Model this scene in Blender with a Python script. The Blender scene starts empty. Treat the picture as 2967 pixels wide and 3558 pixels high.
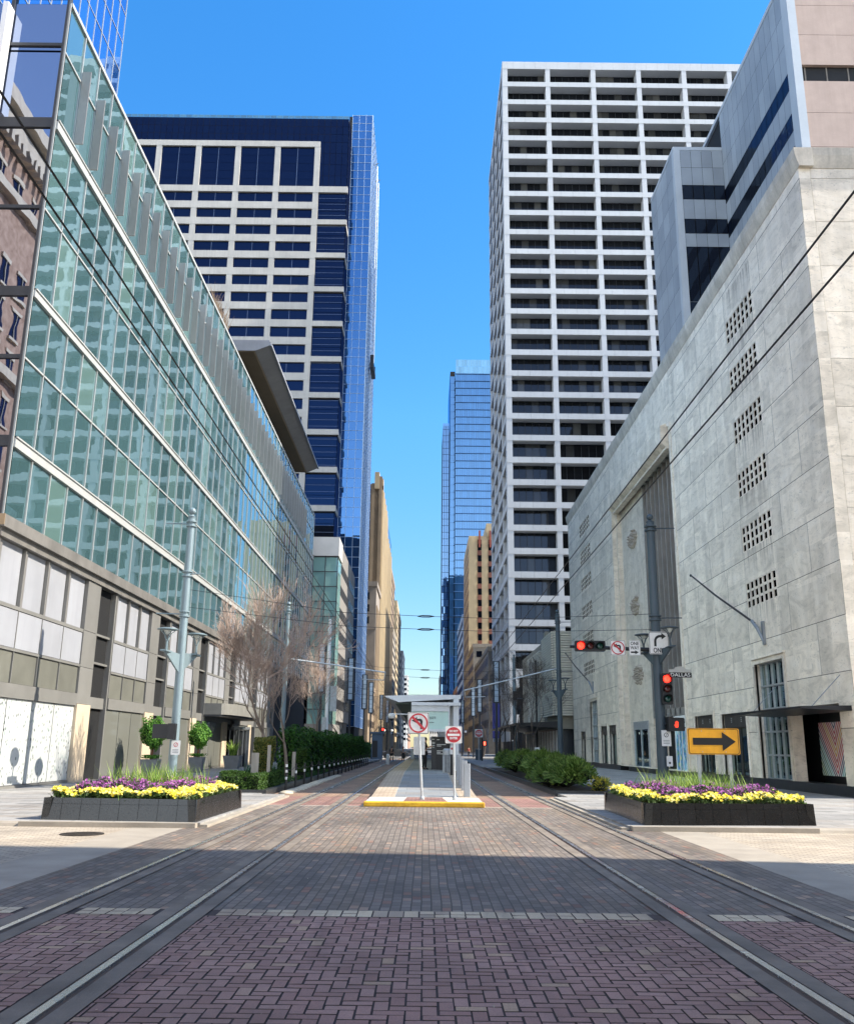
import bpy, bmesh, math, random
from mathutils import Vector, Matrix
R = random.Random(7)
sc = bpy.context.scene
COL = sc.collection
PI = math.pi

# ------------------------------------------------------------------ materials
def srgb(h):
    h = h.lstrip('#')
    o = []
    for i in (0, 2, 4):
        v = int(h[i:i+2], 16) / 255
        o.append(v / 12.92 if v <= .04045 else ((v + .055) / 1.055) ** 2.4)
    return tuple(o)

MATS = {}
def _nt(name):
    m = bpy.data.materials.new(name); m.use_nodes = True
    nt = m.node_tree
    for n in list(nt.nodes): nt.nodes.remove(n)
    out = nt.nodes.new('ShaderNodeOutputMaterial')
    return m, nt, out

def N(nt, t, **k):
    n = nt.nodes.new(t)
    for a, b in k.items():
        if hasattr(n, a): setattr(n, a, b)
        else: n.inputs[a].default_value = b
    return n

def L(nt, a, b): nt.links.new(a, b)

def math_(nt, op, a, b=None, c=None):
    n = nt.nodes.new('ShaderNodeMath'); n.operation = op
    for i, x in enumerate((a, b, c)):
        if x is None: continue
        if isinstance(x, (int, float)): n.inputs[i].default_value = x
        else: nt.links.new(x, n.inputs[i])
    return n.outputs[0]

def mixc(nt, f, a, b, mode='MIX'):
    n = nt.nodes.new('ShaderNodeMix'); n.data_type = 'RGBA'; n.blend_type = mode
    if isinstance(f, (int, float)): n.inputs['Factor'].default_value = f
    else: nt.links.new(f, n.inputs['Factor'])
    for nm, x in (('A', a), ('B', b)):
        s = [i for i in n.inputs if i.name == nm and i.type == 'RGBA'][0]
        if isinstance(x, tuple): s.default_value = (*x[:3], 1)
        else: nt.links.new(x, s)
    return [o for o in n.outputs if o.type == 'RGBA'][0]

def rand_node(nt):
    """a random number for every loose piece of every object"""
    g = nt.nodes.new('ShaderNodeNewGeometry'); oi = nt.nodes.new('ShaderNodeObjectInfo')
    a = math_(nt, 'MULTIPLY_ADD', g.outputs['Random Per Island'], 91.7, oi.outputs['Random'])
    w = nt.nodes.new('ShaderNodeTexWhiteNoise'); w.noise_dimensions = '1D'
    nt.links.new(a, w.inputs['W'])
    return w

def noise(nt, vec, scale, detail=4, rough=.55, dist=0):
    n = nt.nodes.new('ShaderNodeTexNoise')
    n.inputs['Scale'].default_value = scale; n.inputs['Detail'].default_value = detail
    n.inputs['Roughness'].default_value = rough; n.inputs['Distortion'].default_value = dist
    nt.links.new(vec, n.inputs['Vector'])
    return n

def ramp(nt, fac, stops):
    r = nt.nodes.new('ShaderNodeValToRGB')
    e = r.color_ramp.elements
    while len(e) > 1: e.remove(e[-1])
    e[0].position = stops[0][0]; e[0].color = (*stops[0][1][:3], 1) if isinstance(stops[0][1], tuple) else (stops[0][1],)*3 + (1,)
    for p, c in stops[1:]:
        x = e.new(p); x.color = (*c[:3], 1) if isinstance(c, tuple) else (c, c, c, 1)
    nt.links.new(fac, r.inputs['Fac'])
    return r.outputs['Color']

def coords(nt, stretch=(1, 1, 1), world=False):
    if world:
        g = nt.nodes.new('ShaderNodeNewGeometry'); v = g.outputs['Position']
    else:
        t = nt.nodes.new('ShaderNodeTexCoord'); v = t.outputs['Object']
    mp = nt.nodes.new('ShaderNodeMapping'); mp.inputs['Scale'].default_value = stretch
    nt.links.new(v, mp.inputs['Vector'])
    return mp.outputs['Vector']

def mat(name, col, rough=.6, metal=0.0, var=.15, scale=1.5, bump=.0, bscale=30, island=0.0, spec=.5,
        stretch=(1, 1, 1), grime=0.0, emit=None, es=1.0, col2=None, world=False, trans=0.0):
    if name in MATS: return MATS[name]
    m, nt, out = _nt(name)
    p = N(nt, 'ShaderNodeBsdfPrincipled')
    if isinstance(col, str): col = srgb(col)
    v = coords(nt, stretch, world)
    n1 = noise(nt, v, scale, 5)
    lo = tuple(max(0, c * (1 - var)) for c in col); hi = tuple(min(1, c * (1 + var)) for c in col)
    if col2: hi = srgb(col2) if isinstance(col2, str) else col2
    c = ramp(nt, n1.outputs['Fac'], [(.3, lo), (.7, hi)])
    n2 = noise(nt, v, scale * 14, 3)
    c = mixc(nt, var * .8, c, ramp(nt, n2.outputs['Fac'], [(.25, .35), (.75, .95)]), 'OVERLAY')
    if island:
        w = rand_node(nt)
        k = math_(nt, 'MULTIPLY_ADD', w.outputs['Value'], island * 2, 1 - island)
        cc = N(nt, 'ShaderNodeCombineColor')
        for i in range(3): L(nt, k, cc.inputs[i])
        c = mixc(nt, 1.0, c, cc.outputs[0], 'MULTIPLY')
    if grime:
        v2 = coords(nt, (2.2, 2.2, .12), world)
        g = noise(nt, v2, 1.0, 6, .65)
        c = mixc(nt, ramp(nt, g.outputs['Fac'], [(.45, 0.0), (.75, grime)]), c, tuple(x * .35 for x in col))
    L(nt, c, p.inputs['Base Color'])
    rr = math_(nt, 'MULTIPLY_ADD', n2.outputs['Fac'], .24, rough - .12)
    L(nt, rr, p.inputs['Roughness'])
    p.inputs['Metallic'].default_value = metal
    p.inputs['Specular IOR Level'].default_value = spec
    if bump:
        nb = noise(nt, v, bscale, 4)
        b = N(nt, 'ShaderNodeBump'); b.inputs['Strength'].default_value = bump; b.inputs['Distance'].default_value = .02
        L(nt, nb.outputs['Fac'], b.inputs['Height']); L(nt, b.outputs[0], p.inputs['Normal'])
    if emit:
        p.inputs['Emission Color'].default_value = (*srgb(emit), 1); p.inputs['Emission Strength'].default_value = es
    sh = p.outputs[0]
    if trans:
        t = N(nt, 'ShaderNodeBsdfTranslucent'); L(nt, c, t.inputs['Color'])
        mx = N(nt, 'ShaderNodeMixShader'); mx.inputs[0].default_value = trans
        L(nt, sh, mx.inputs[1]); L(nt, t.outputs[0], mx.inputs[2]); sh = mx.outputs[0]
    L(nt, sh, out.inputs[0])
    MATS[name] = m
    return m

def glass(name, base, tint, fmin=.3, fmax=.9, rough=.02, wav=.0, wscale=.6, tilt=.0, wst=(1, 1, 1), bvar=.25, blind=None):
    """coated facade glass: a dull dark interior under a mirror that grows with grazing angle; each pane a little out of true"""
    if name in MATS: return MATS[name]
    m, nt, out = _nt(name)
    base = srgb(base) if isinstance(base, str) else base; tint = srgb(tint) if isinstance(tint, str) else tint
    w = rand_node(nt)
    g = N(nt, 'ShaderNodeNewGeometry')
    v = coords(nt, wst, True)
    nv = g.outputs['Normal']
    if wav:
        add = nt.nodes.new('ShaderNodeVectorMath'); add.operation = 'ADD'
        sc_ = nt.nodes.new('ShaderNodeVectorMath'); sc_.operation = 'SCALE'; sc_.inputs['Scale'].default_value = 40.0
        L(nt, w.outputs['Color'], sc_.inputs[0])
        L(nt, v, add.inputs[0]); L(nt, sc_.outputs[0], add.inputs[1])
        n1 = noise(nt, add.outputs[0], wscale, 2, .4)
        b = N(nt, 'ShaderNodeBump'); b.inputs['Strength'].default_value = 1.0; b.inputs['Distance'].default_value = wav
        L(nt, n1.outputs['Fac'], b.inputs['Height']); nv = b.outputs[0]
    if tilt:
        s1 = nt.nodes.new('ShaderNodeVectorMath'); s1.operation = 'SUBTRACT'; s1.inputs[1].default_value = (.5, .5, .5)
        L(nt, w.outputs['Color'], s1.inputs[0])
        s2 = nt.nodes.new('ShaderNodeVectorMath'); s2.operation = 'SCALE'; s2.inputs['Scale'].default_value = tilt
        L(nt, s1.outputs[0], s2.inputs[0])
        s3 = nt.nodes.new('ShaderNodeVectorMath'); s3.operation = 'ADD'
        L(nt, nv, s3.inputs[0]); L(nt, s2.outputs[0], s3.inputs[1])
        s4 = nt.nodes.new('ShaderNodeVectorMath'); s4.operation = 'NORMALIZE'
        L(nt, s3.outputs[0], s4.inputs[0]); nv = s4.outputs[0]
    k = math_(nt, 'MULTIPLY_ADD', w.outputs['Value'], bvar * 2, 1 - bvar)
    cc = N(nt, 'ShaderNodeCombineColor')
    for i in range(3): L(nt, k, cc.inputs[i])
    bc = mixc(nt, 1.0, base, cc.outputs[0], 'MULTIPLY')
    if blind: bc = mixc(nt, ramp(nt, w.outputs['Value'], [(.80, 0.0), (.82, .5), (.93, .5), (.94, 1.0)]), bc, srgb(blind))
    d = N(nt, 'ShaderNodeBsdfPrincipled'); L(nt, bc, d.inputs['Base Color']); d.inputs['Roughness'].default_value = .5
    d.inputs['Specular IOR Level'].default_value = .1
    gl = N(nt, 'ShaderNodeBsdfGlossy'); gl.inputs['Color'].default_value = (*tint, 1); gl.inputs['Roughness'].default_value = rough
    L(nt, nv, gl.inputs['Normal'])
    lw = N(nt, 'ShaderNodeLayerWeight'); lw.inputs['Blend'].default_value = .35
    f = math_(nt, 'MULTIPLY_ADD', lw.outputs['Fresnel'], fmax - fmin, fmin)
    mx = N(nt, 'ShaderNodeMixShader'); L(nt, f, mx.inputs[0]); L(nt, d.outputs[0], mx.inputs[1]); L(nt, gl.outputs[0], mx.inputs[2])
    L(nt, mx.outputs[0], out.inputs[0])
    MATS[name] = m
    return m

def pavers(name, c1, c2, grout, bw, bh, along='x', accent=None, accp=.93, mortar=.012, rough=.75, bump=.4, offset=.5, dirt=.25):
    if name in MATS: return MATS[name]
    m, nt, out = _nt(name)
    c1, c2, grout = [srgb(x) if isinstance(x, str) else x for x in (c1, c2, grout)]
    p = N(nt, 'ShaderNodeBsdfPrincipled')
    g = N(nt, 'ShaderNodeNewGeometry')
    mp = N(nt, 'ShaderNodeMapping')
    if along == 'y': mp.inputs['Rotation'].default_value = (0, 0, PI / 2)
    L(nt, g.outputs['Position'], mp.inputs['Vector'])
    # slight wander so that the courses are not ruled lines
    wn = noise(nt, mp.outputs[0], .9, 2)
    wv = nt.nodes.new('ShaderNodeVectorMath'); wv.operation = 'MULTIPLY_ADD'
    wv.inputs[1].default_value = (.03, .03, 0)
    L(nt, wn.outputs['Color'], wv.inputs[0]); L(nt, mp.outputs[0], wv.inputs[2])
    b = nt.nodes.new('ShaderNodeTexBrick'); b.offset = offset
    for k, x in (('Scale', 1.0), ('Mortar Size', mortar), ('Mortar Smooth', .3), ('Bias', 0.0), ('Brick Width', bw), ('Row Height', bh)):
        b.inputs[k].default_value = x
    b.inputs['Color1'].default_value = (0, 0, 0, 1); b.inputs['Color2'].default_value = (1, 1, 1, 1); b.inputs['Mortar'].default_value = (.5, .5, .5, 1)
    L(nt, wv.outputs[0], b.inputs['Vector'])
    if accent:
        accent = [srgb(a) for a in accent]
        st = [(0, c1), (accp - .02, c2)]
        for i, a in enumerate(accent): st.append((accp + (1 - accp) * i / max(1, len(accent)), a))
    else: st = [(0, c1), (1, c2)]
    c = ramp(nt, b.outputs['Color'], st)
    big = noise(nt, g.outputs['Position'], .35, 6, .6)
    c = mixc(nt, dirt, c, ramp(nt, big.outputs['Fac'], [(.3, .15), (.7, .85)]), 'OVERLAY')
    wm_ = N(nt, 'ShaderNodeMapping'); wm_.inputs['Scale'].default_value = (1.6, .09, 1) if along == 'y' else (.25, .7, 1)
    L(nt, g.outputs['Position'], wm_.inputs['Vector'])
    wear = noise(nt, wm_.outputs[0], 1.0, 5, .6, .4)
    c = mixc(nt, ramp(nt, wear.outputs['Fac'], [(.48, 0.0), (.72, .45)]), c, srgb('#857258'))
    c = mixc(nt, ramp(nt, wear.outputs['Fac'], [(.28, .5), (.42, 0.0)]), c, srgb('#35302c'))
    fine = noise(nt, g.outputs['Position'], 60, 3)
    c = mixc(nt, .25, c, ramp(nt, fine.outputs['Fac'], [(.25, .2), (.75, .8)]), 'OVERLAY')
    c = mixc(nt, b.outputs['Fac'], c, grout)
    L(nt, c, p.inputs['Base Color'])
    L(nt, math_(nt, 'MULTIPLY_ADD', fine.outputs['Fac'], .3, rough - .15), p.inputs['Roughness'])
    p.inputs['Specular IOR Level'].default_value = .35
    h = math_(nt, 'MULTIPLY_ADD', b.outputs['Fac'], -1.0, math_(nt, 'MULTIPLY', fine.outputs['Fac'], .25))
    bp = N(nt, 'ShaderNodeBump'); bp.inputs['Strength'].default_value = bump; bp.inputs['Distance'].default_value = .008
    L(nt, h, bp.inputs['Height']); L(nt, bp.outputs[0], p.inputs['Normal'])
    L(nt, p.outputs[0], out.inputs[0])
    MATS[name] = m
    return m

# ------------------------------------------------------------------ mesh builder
class MB:
    def __init__(s): s.v = []; s.f = []; s.m = []
    def add(s, vs, fs, m=0):
        o = len(s.v); s.v += [tuple(x) for x in vs]
        for f in fs: s.f.append(tuple(i + o for i in f)); s.m.append(m)
        return s
    def box(s, x0, x1, y0, y1, z0, z1, m=0):
        if x0 > x1: x0, x1 = x1, x0
        if y0 > y1: y0, y1 = y1, y0
        if z0 > z1: z0, z1 = z1, z0
        return s.add([(x0,y0,z0),(x1,y0,z0),(x1,y1,z0),(x0,y1,z0),(x0,y0,z1),(x1,y0,z1),(x1,y1,z1),(x0,y1,z1)],
                     [(0,3,2,1),(4,5,6,7),(0,1,5,4),(1,2,6,5),(2,3,7,6),(3,0,4,7)], m)
    def quad(s, a, b, c, d, m=0): return s.add([a, b, c, d], [(0,1,2,3)], m)
    def sheet(s, x0, x1, y0, y1, z, m=0): return s.quad((x0,y0,z),(x1,y0,z),(x1,y1,z),(x0,y1,z), m)
    def prism(s, pts, axis, a, b, m=0):
        """closed outline pts (2d) extruded along axis from a to b"""
        n = len(pts)
        def P(q, t):
            return {'x': (t, q[0], q[1]), 'y': (q[0], t, q[1]), 'z': (q[0], q[1], t)}[axis]
        vs = [P(q, a) for q in pts] + [P(q, b) for q in pts]
        ar = sum(pts[i][0]*pts[(i+1) % n][1] - pts[(i+1) % n][0]*pts[i][1] for i in range(n))
        fs = [tuple(range(n))[::-1], tuple(range(n, 2*n))] + [(i, (i+1) % n, n + (i+1) % n, n + i) for i in range(n)]
        flip = (ar < 0) ^ (axis == 'y') ^ (b < a)
        if flip: fs = [f[::-1] for f in fs]
        return s.add(vs, fs, m)
    def tube(s, pts, rad, n=8, cap=True, m=0):
        pts = [Vector(p) for p in pts]
        if not isinstance(rad, (list, tuple)): rad = [rad] * len(pts)
        vs = []; fs = []
        ref = None
        for i, p in enumerate(pts):
            d = (pts[min(i+1, len(pts)-1)] - pts[max(i-1, 0)])
            if d.length < 1e-9: d = Vector((0,0,1))
            d.normalize()
            if ref is None:
                ref = Vector((1,0,0)) if abs(d.x) < .9 else Vector((0,1,0))
            u = ref - d * ref.dot(d)
            if u.length < 1e-6: u = d.orthogonal()
            u.normalize(); w = d.cross(u); ref = u
            for k in range(n):
                a = 2*PI*k/n
                vs.append(p + (u*math.cos(a) + w*math.sin(a)) * rad[i])
        for i in range(len(pts)-1):
            for k in range(n):
                fs.append((i*n+k, i*n+(k+1) % n, (i+1)*n+(k+1) % n, (i+1)*n+k))
        if cap: fs += [tuple(range(n))[::-1], tuple((len(pts)-1)*n+k for k in range(n))]
        return s.add(vs, fs, m)
    def lathe(s, c, prof, n=20, m=0):
        """profile of (r, z) round the vertical through c"""
        vs = []; fs = []
        for r, z in prof:
            for k in range(n):
                a = 2*PI*k/n; vs.append((c[0]+r*math.cos(a), c[1]+r*math.sin(a), c[2]+z))
        for i in range(len(prof)-1):
            for k in range(n): fs.append((i*n+k, i*n+(k+1) % n, (i+1)*n+(k+1) % n, (i+1)*n+k))
        fs += [tuple(range(n))[::-1], tuple((len(prof)-1)*n+k for k in range(n))]
        return s.add(vs, fs, m)
    def disc(s, c, r, axis='y', t=.01, n=28, m=0):
        pts = [(c[0] + r*math.cos(2*PI*k/n), c[2] + r*math.sin(2*PI*k/n)) for k in range(n)]
        return s.prism(pts, 'y', c[1]-t/2, c[1]+t/2, m)
    def build(s, name, mats, parent=None, smooth=False, base=None, sharp=None):
        me = bpy.data.meshes.new(name)
        o = bpy.data.objects.new(name, me); COL.objects.link(o)
        off = Vector(base) if base else (parent.matrix_world.translation.copy() if False else Vector(parent['_w']) if parent else Vector((0,0,0)))
        me.from_pydata([(x-off.x, y-off.y, z-off.z) for x, y, z in s.v], [], s.f)
        if not isinstance(mats, (list, tuple)): mats = [mats]
        for k in mats: me.materials.append(k)
        if len(mats) > 1: me.polygons.foreach_set('material_index', s.m)
        if smooth:
            me.polygons.foreach_set('use_smooth', [True]*len(me.polygons))
            if sharp is not None: me.set_sharp_from_angle(angle=math.radians(sharp))
        me.update()
        if parent:
            o.parent = parent
            o.location = off - Vector(parent['_w'])
        else: o.location = off
        o['_w'] = tuple(off)
        return o

def thing(name, label, cat, loc=(0,0,0), group=None):
    o = bpy.data.objects.new(name, None); COL.objects.link(o)
    o.location = loc; o['_w'] = tuple(loc); o['label'] = label; o['category'] = cat
    o.empty_display_size = .3
    if group: o['group'] = group
    return o
def tag(o, label, cat, group=None):
    o['label'] = label; o['category'] = cat
    if group: o['group'] = group
    return o
def struct(name, mb, m): 
    o = mb.build(name, m); o['kind'] = 'structure'; return o
def stuff(o): o['kind'] = 'stuff'; return o
def dup(root, loc, label=None, rotz=None):
    def cp(o, par):
        c = o.copy(); COL.objects.link(c); c.parent = par
        for ch in o.children: cp(ch, c)
        return c
    r = cp(root, None); r.location = loc; r['_w'] = tuple(loc)
    if label: r['label'] = label
    if rotz is not None: r.rotation_euler = (0, 0, rotz)
    return r

_font = {}
def text(s, size, loc, m, parent, face='-y', name='lettering', ext=.003, width=None, align='CENTER', bold=0.0, shear=0):
    cu = bpy.data.curves.new('t', 'FONT'); cu.body = s; cu.size = size; cu.align_x = align; cu.align_y = 'CENTER'
    cu.extrude = ext; cu.offset = bold; cu.resolution_u = 3; cu.space_line = .95
    o = bpy.data.objects.new('t', cu); COL.objects.link(o)
    dg = bpy.context.evaluated_depsgraph_get()
    me = bpy.data.meshes.new_from_object(o.evaluated_get(dg))
    bpy.data.objects.remove(o)
    if width:
        xs = [v.co.x for v in me.vertices]; w = max(xs) - min(xs)
        for v in me.vertices: v.co.x *= width / w
    rot = {'-y': Matrix.Rotation(PI/2, 4, 'X'), '-x': Matrix.Rotation(-PI/2, 4, 'Z') @ Matrix.Rotation(PI/2, 4, 'X'), '+x': Matrix.Rotation(PI/2, 4, 'Z') @ Matrix.Rotation(PI/2, 4, 'X')}[face]
    me.transform(rot)
    me.materials.clear(); me.materials.append(m); me.name = name
    ob = bpy.data.objects.new(name, me); COL.objects.link(ob)
    ob.parent = parent; ob.location = Vector(loc) - Vector(parent['_w']); ob['_w'] = tuple(loc)
    return ob
# ------------------------------------------------------------------ shared materials
m_conc = mat('concrete', '#a89f92', .8, var=.18, scale=.8, bump=.25, bscale=25, grime=.3, world=True)
m_conc_pale = mat('pale_concrete', '#c3bcae', .8, var=.15, scale=.7, bump=.2, bscale=25, grime=.2, world=True)
m_asphalt = mat('asphalt', '#4a4947', .9, var=.2, scale=.5, bump=.3, bscale=60, world=True)
m_steel = mat('steel_grey', '#8f9498', .45, metal=.6, var=.1, scale=3)
m_galv = mat('galvanised', '#a9adae', .5, metal=.5, var=.15, scale=6)
m_black = mat('black_paint', '#141518', .45, var=.2, scale=4)
m_dark = mat('dark_void', '#08090b', .8, var=.2)
m_white = mat('white_paint', '#e6e6e2', .5, var=.05, scale=3)
m_green_pole = mat('bluegreen_pole', '#75868c', .45, metal=.15, var=.12, scale=2, stretch=(1,1,.3), grime=.35)
m_dark_pole = mat('slate_pole', '#3d4b54', .5, metal=.1, var=.15, scale=2, stretch=(1,1,.3), grime=.3)
m_wire = mat('wire_black', '#15161a', .6, var=.1)

# ------------------------------------------------------------------ ground
struct('ground', MB().sheet(-1500, 1500, -600, 2600, -.03), m_asphalt)
m_tan = pavers('tan_pavers', '#9a9082', '#b0a593', '#6b645a', .24, .12, 'x', mortar=.01, dirt=.45)
struct('cross_street', MB().sheet(-160, 160, -14, 31, 0), m_tan)
m_gray_pav = pavers('charcoal_pavers', '#625b54', '#7b7269', '#4b4540', .22, .115, 'y', accent=['#75594e', '#866a5c', '#8f7c6c'], accp=.925, mortar=.009, dirt=.5)
m_strip = mat('concrete_strip', '#948c7f', .85, var=.15, scale=1.2, bump=.3, bscale=50, world=True)
struct('street', MB().sheet(-5.15, 5.2, 10.62, 28.4, .004), m_gray_pav)
struct('street_edge_strip', MB().sheet(-6.25, -5.15, -8, 33.4, .004).sheet(5.2, 6.15, -8, 33.4, .004), m_strip)
m_red_pav = pavers('red_pavers', '#7d5a52', '#937068', '#54443e', .24, .12, 'x', mortar=.01, dirt=.5)
m_brown_pav = pavers('brown_pavers', '#7e6453', '#8f7563', '#4a3b32', .24, .12, 'x', mortar=.008, dirt=.55)
struct('crosswalk', MB().sheet(-5.15, -1.9, 28.62, 33.4, .004).sheet(1.9, 5.2, 28.62, 33.4, .004), m_red_pav)
struct('crosswalk_edge_band', MB().sheet(-5.15, -1.9, 28.4, 28.62, .004).sheet(1.9, 5.2, 28.4, 28.62, .004), m_strip)
struct('trackway', MB().sheet(-5.55, -1.55, 33.4, 136, .004).sheet(1.75, 5.0, 33.4, 136, .004), m_brown_pav)

# herringbone brick field, each brick laid on the dark joint sand
m_joint = mat('joint_sand', '#3d3431', .95, var=.3, scale=3, world=True)
struct('brick_joint_bed', MB().sheet(-5.15, 5.2, -8, 10.62, .006), m_joint)
def brick_mat(name, c1, c2, c3, p3):
    m, nt, out = _nt(name)
    w = rand_node(nt); p = N(nt, 'ShaderNodeBsdfPrincipled')
    c = ramp(nt, w.outputs['Value'], [(0, srgb(c1)), (p3 - .02, srgb(c2)), (p3, srgb(c3)), (1, srgb(c3))])
    g = N(nt, 'ShaderNodeNewGeometry')
    f = noise(nt, g.outputs['Position'], 90, 4); b = noise(nt, g.outputs['Position'], .7, 4)
    c = mixc(nt, .45, c, ramp(nt, f.outputs['Fac'], [(.25, .15), (.75, .85)]), 'OVERLAY')
    c = mixc(nt, .4, c, ramp(nt, b.outputs['Fac'], [(.3, .2), (.7, .8)]), 'OVERLAY')
    wm_ = N(nt, 'ShaderNodeMapping'); wm_.inputs['Scale'].default_value = (1.2, .16, 1); L(nt, g.outputs['Position'], wm_.inputs['Vector'])
    wear = noise(nt, wm_.outputs[0], 1.0, 5, .6, .5)
    c = mixc(nt, ramp(nt, wear.outputs['Fac'], [(.46, 0.0), (.72, .5)]), c, srgb('#8a7468'))
    c = mixc(nt, ramp(nt, wear.outputs['Fac'], [(.28, .5), (.42, 0.0)]), c, srgb('#453c3c'))
    L(nt, c, p.inputs['Base Color'])
    L(nt, math_(nt, 'MULTIPLY_ADD', f.outputs['Fac'], .3, .6), p.inputs['Roughness']); p.inputs['Specular IOR Level'].default_value = .35
    bp = N(nt, 'ShaderNodeBump'); bp.inputs['Strength'].default_value = .35; bp.inputs['Distance'].default_value = .004
    L(nt, f.outputs['Fac'], bp.inputs['Height']); L(nt, bp.outputs[0], p.inputs['Normal'])
    L(nt, p.outputs[0], out.inputs[0]); return m
m_brick = brick_mat('brick_paver', '#8a6b62', '#9c7e74', '#a68d76', .95)
m_band = brick_mat('tan_band_brick', '#b5a68d', '#c4b498', '#a39480', .8)
def brick(mb, x, y, w, d, z=.014):
    g = .0036; e = .004
    zz = z + R.uniform(-.0015, .0015); t = [R.uniform(-.0012, .0012) for _ in range(4)]
    x0, x1, y0, y1 = x+g, x+w-g, y+.005, y+d-.005
    j = R.uniform(-.003, .003); x0 += j; x1 += j
    a = [(x0,y0,.004),(x1,y0,.004),(x1,y1,.004),(x0,y1,.004)]
    b = [(x0+e,y0+e,zz+t[0]),(x1-e,y0+e,zz+t[1]),(x1-e,y1-e,zz+t[2]),(x0+e,y1-e,zz+t[3])]
    mb.add(a+b, [(4,5,6,7)]); o = len(mb.v)-8
    for q in ((0,1,5,4),(1,2,6,5),(2,3,7,6),(3,0,4,7)): mb.f.append(tuple(o+i for i in q)); mb.m.append(1)
def herring(mb, X0, X1, Y0, Y1, holes):
    u = .112
    nx = int((X1-X0)/u)+6; ny = int((Y1-Y0)/u)+6
    def lay(x, y, w, d):
        a, b = max(x, X0), min(x+w, X1); c, e = max(y, Y0), min(y+d, Y1)
        if e-c < .03: return
        segs = [(a, b)]
        for fx in holes:
            h0, h1 = fx(y)
            segs = [s for q in segs for s in ((q[0], min(q[1], h0)), (max(q[0], h1), q[1]))]
        for p, q in segs:
            if q-p > .025: brick(mb, p, c, q-p, e-c)
    for i in range(-4, nx):
        for j in range(-4, ny):
            k = (i - j) % 4
            x = X0+i*u; y = Y0+j*u
            if k == 0: lay(x, y, 2*u, u)
            elif k == 3: lay(x, y, u, 2*u)
RAIL = [(-4.02, -3.95), (-2.53, -2.58), (2.86, 2.60), (4.33, 4.10)]
def rx(i, y): 
    a, b = RAIL[i]; t = max(-.3, min(1, (y-7)/28)); return a+(b-a)*t
holes = [lambda y, i=i: (rx(i, y)-.255, rx(i, y)+.255) for i in range(4)]
hb = MB(); herring(hb, -5.15, 5.2, 2.3, 10.22, holes)
struct('brick_paving', hb, [m_brick, m_joint])
bb = MB()
x = -5.15
while x < 5.0:
    w = .165
    if not any(x+w > rx(i,10.4)-.255 and x < rx(i,10.4)+.255 for i in range(4)): 
        if R.random() < .5: brick(bb, x, 10.23, w, .38)
        else: brick(bb, x, 10.23, w, .19); brick(bb, x, 10.42, w, .19)
    x += w
struct('tan_brick_band', bb, [m_band, m_joint])

# ------------------------------------------------------------------ tram tracks
m_railhead = mat('rail_head', '#c9ccd0', .25, metal=.9, var=.02, scale=.3, world=True)
m_rust = mat('rail_rust', '#4b3a2e', .75, var=.3, scale=6, stretch=(8, .4, 1), world=True, bump=.3)
m_trackconc = mat('track_concrete', '#6a6258', .85, var=.22, scale=1.3, bump=.4, bscale=55, world=True, col2='#80766a')
ys = [2.0, 5, 8, 12, 18, 25, 30, 35, 60, 100, 170, 240]
for lab, ia in (('pair of steel rails in the street left of the platform', (0, 1)), ('pair of steel rails in the street right of the platform', (2, 3))):
    t = thing('tram_track', lab, 'tram track', ((RAIL[ia[0]][1]+RAIL[ia[1]][1])/2, 20, 0), 'tram tracks')
    for i in ia:
        inn = 1 if i in (0, 2) else -1      # flange groove faces the other rail
        def strip(off0, off1, z0, z1, y0=None):
            mb = MB()
            for a, b in zip(ys[:-1], ys[1:]):
                xa, xb = rx(i, a), rx(i, b)
                l, r = sorted((off0, off1))
                if z0 is None: mb.quad((xa+l,a,z1),(xa+r,a,z1),(xb+r,b,z1),(xb+l,b,z1))
                else:
                    q = [(xa+l,a,z0),(xa+l,a,z1),(xa+r,a,z1),(xa+r,a,z0),(xb+l,b,z0),(xb+l,b,z1),(xb+r,b,z1),(xb+r,b,z0)]
                    mb.add(q, [(0,1,5,4),(1,2,6,5),(2,3,7,6)])
            return mb
        strip(-.25, -.075, None, .016).build('concrete_bed', m_trackconc, t)
        strip(.075, .25, None, .016).build('concrete_bed', m_trackconc, t)
        r = strip(-.034, .034, .006, .030)
        e = r.build('rail', m_railhead, t)
        strip(inn*.036, inn*.074, None, .0122).build('flange_groove', m_rust, e)
        strip(-inn*.036, -inn*.074, None, .0138).build('rail_flank', m_rust, e)

# ------------------------------------------------------------------ pavements and kerbs
m_granite_pav = pavers('granite_pavement', '#807f7c', '#9a9894', '#5e5c58', .9, .45, 'x', mortar=.012, dirt=.3, bump=.15)
m_walk = mat('pavement_concrete', '#8e8b86', .85, var=.15, scale=.7, bump=.2, bscale=40, world=True)
def walk(name, x0, x1, y0, y1, z=.1):
    mb = MB().box(x0, x1, y0, y1, -.02, z)
    struct(name, mb, m_granite_pav)
for s in (-1, 1):
    # corner pavement by the planters, then the long pavement along the fronts
    xe = -4.85 if s < 0 else 4.55
    y0 = 20.45 if s < 0 else 20.9
    xo = s*9.2
    a, b = sorted((xe, s*60)); walk('corner_pavement', a, b, y0+.22, 33.0)
    a, b = sorted((s*5.75 if s < 0 else 5.05, s*40)); walk('pavement', a, b, 33.0, 137)
    k = MB()
    a, b = sorted((xe+s*.05, s*8.7)); k.box(a, b, y0, y0+.218, -.02, .103)
    a, b = sorted((s*8.702, s*60)); k.prism([(y0+.05, -.02), (y0+.218, -.02), (y0+.218, .102), (y0+.1, .06)], 'x', a, b)
    a, b = sorted((xe-s*.0, xe-s*.16)); k.box(a, b, y0+.22, 33.0, -.02, .06)
    struct('kerb', k, m_strip)
walk('far_pavement', -160, -5.6, 152, 1200, .12); walk('far_pavement', 5.6, 160, 152, 1200, .12)
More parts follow.
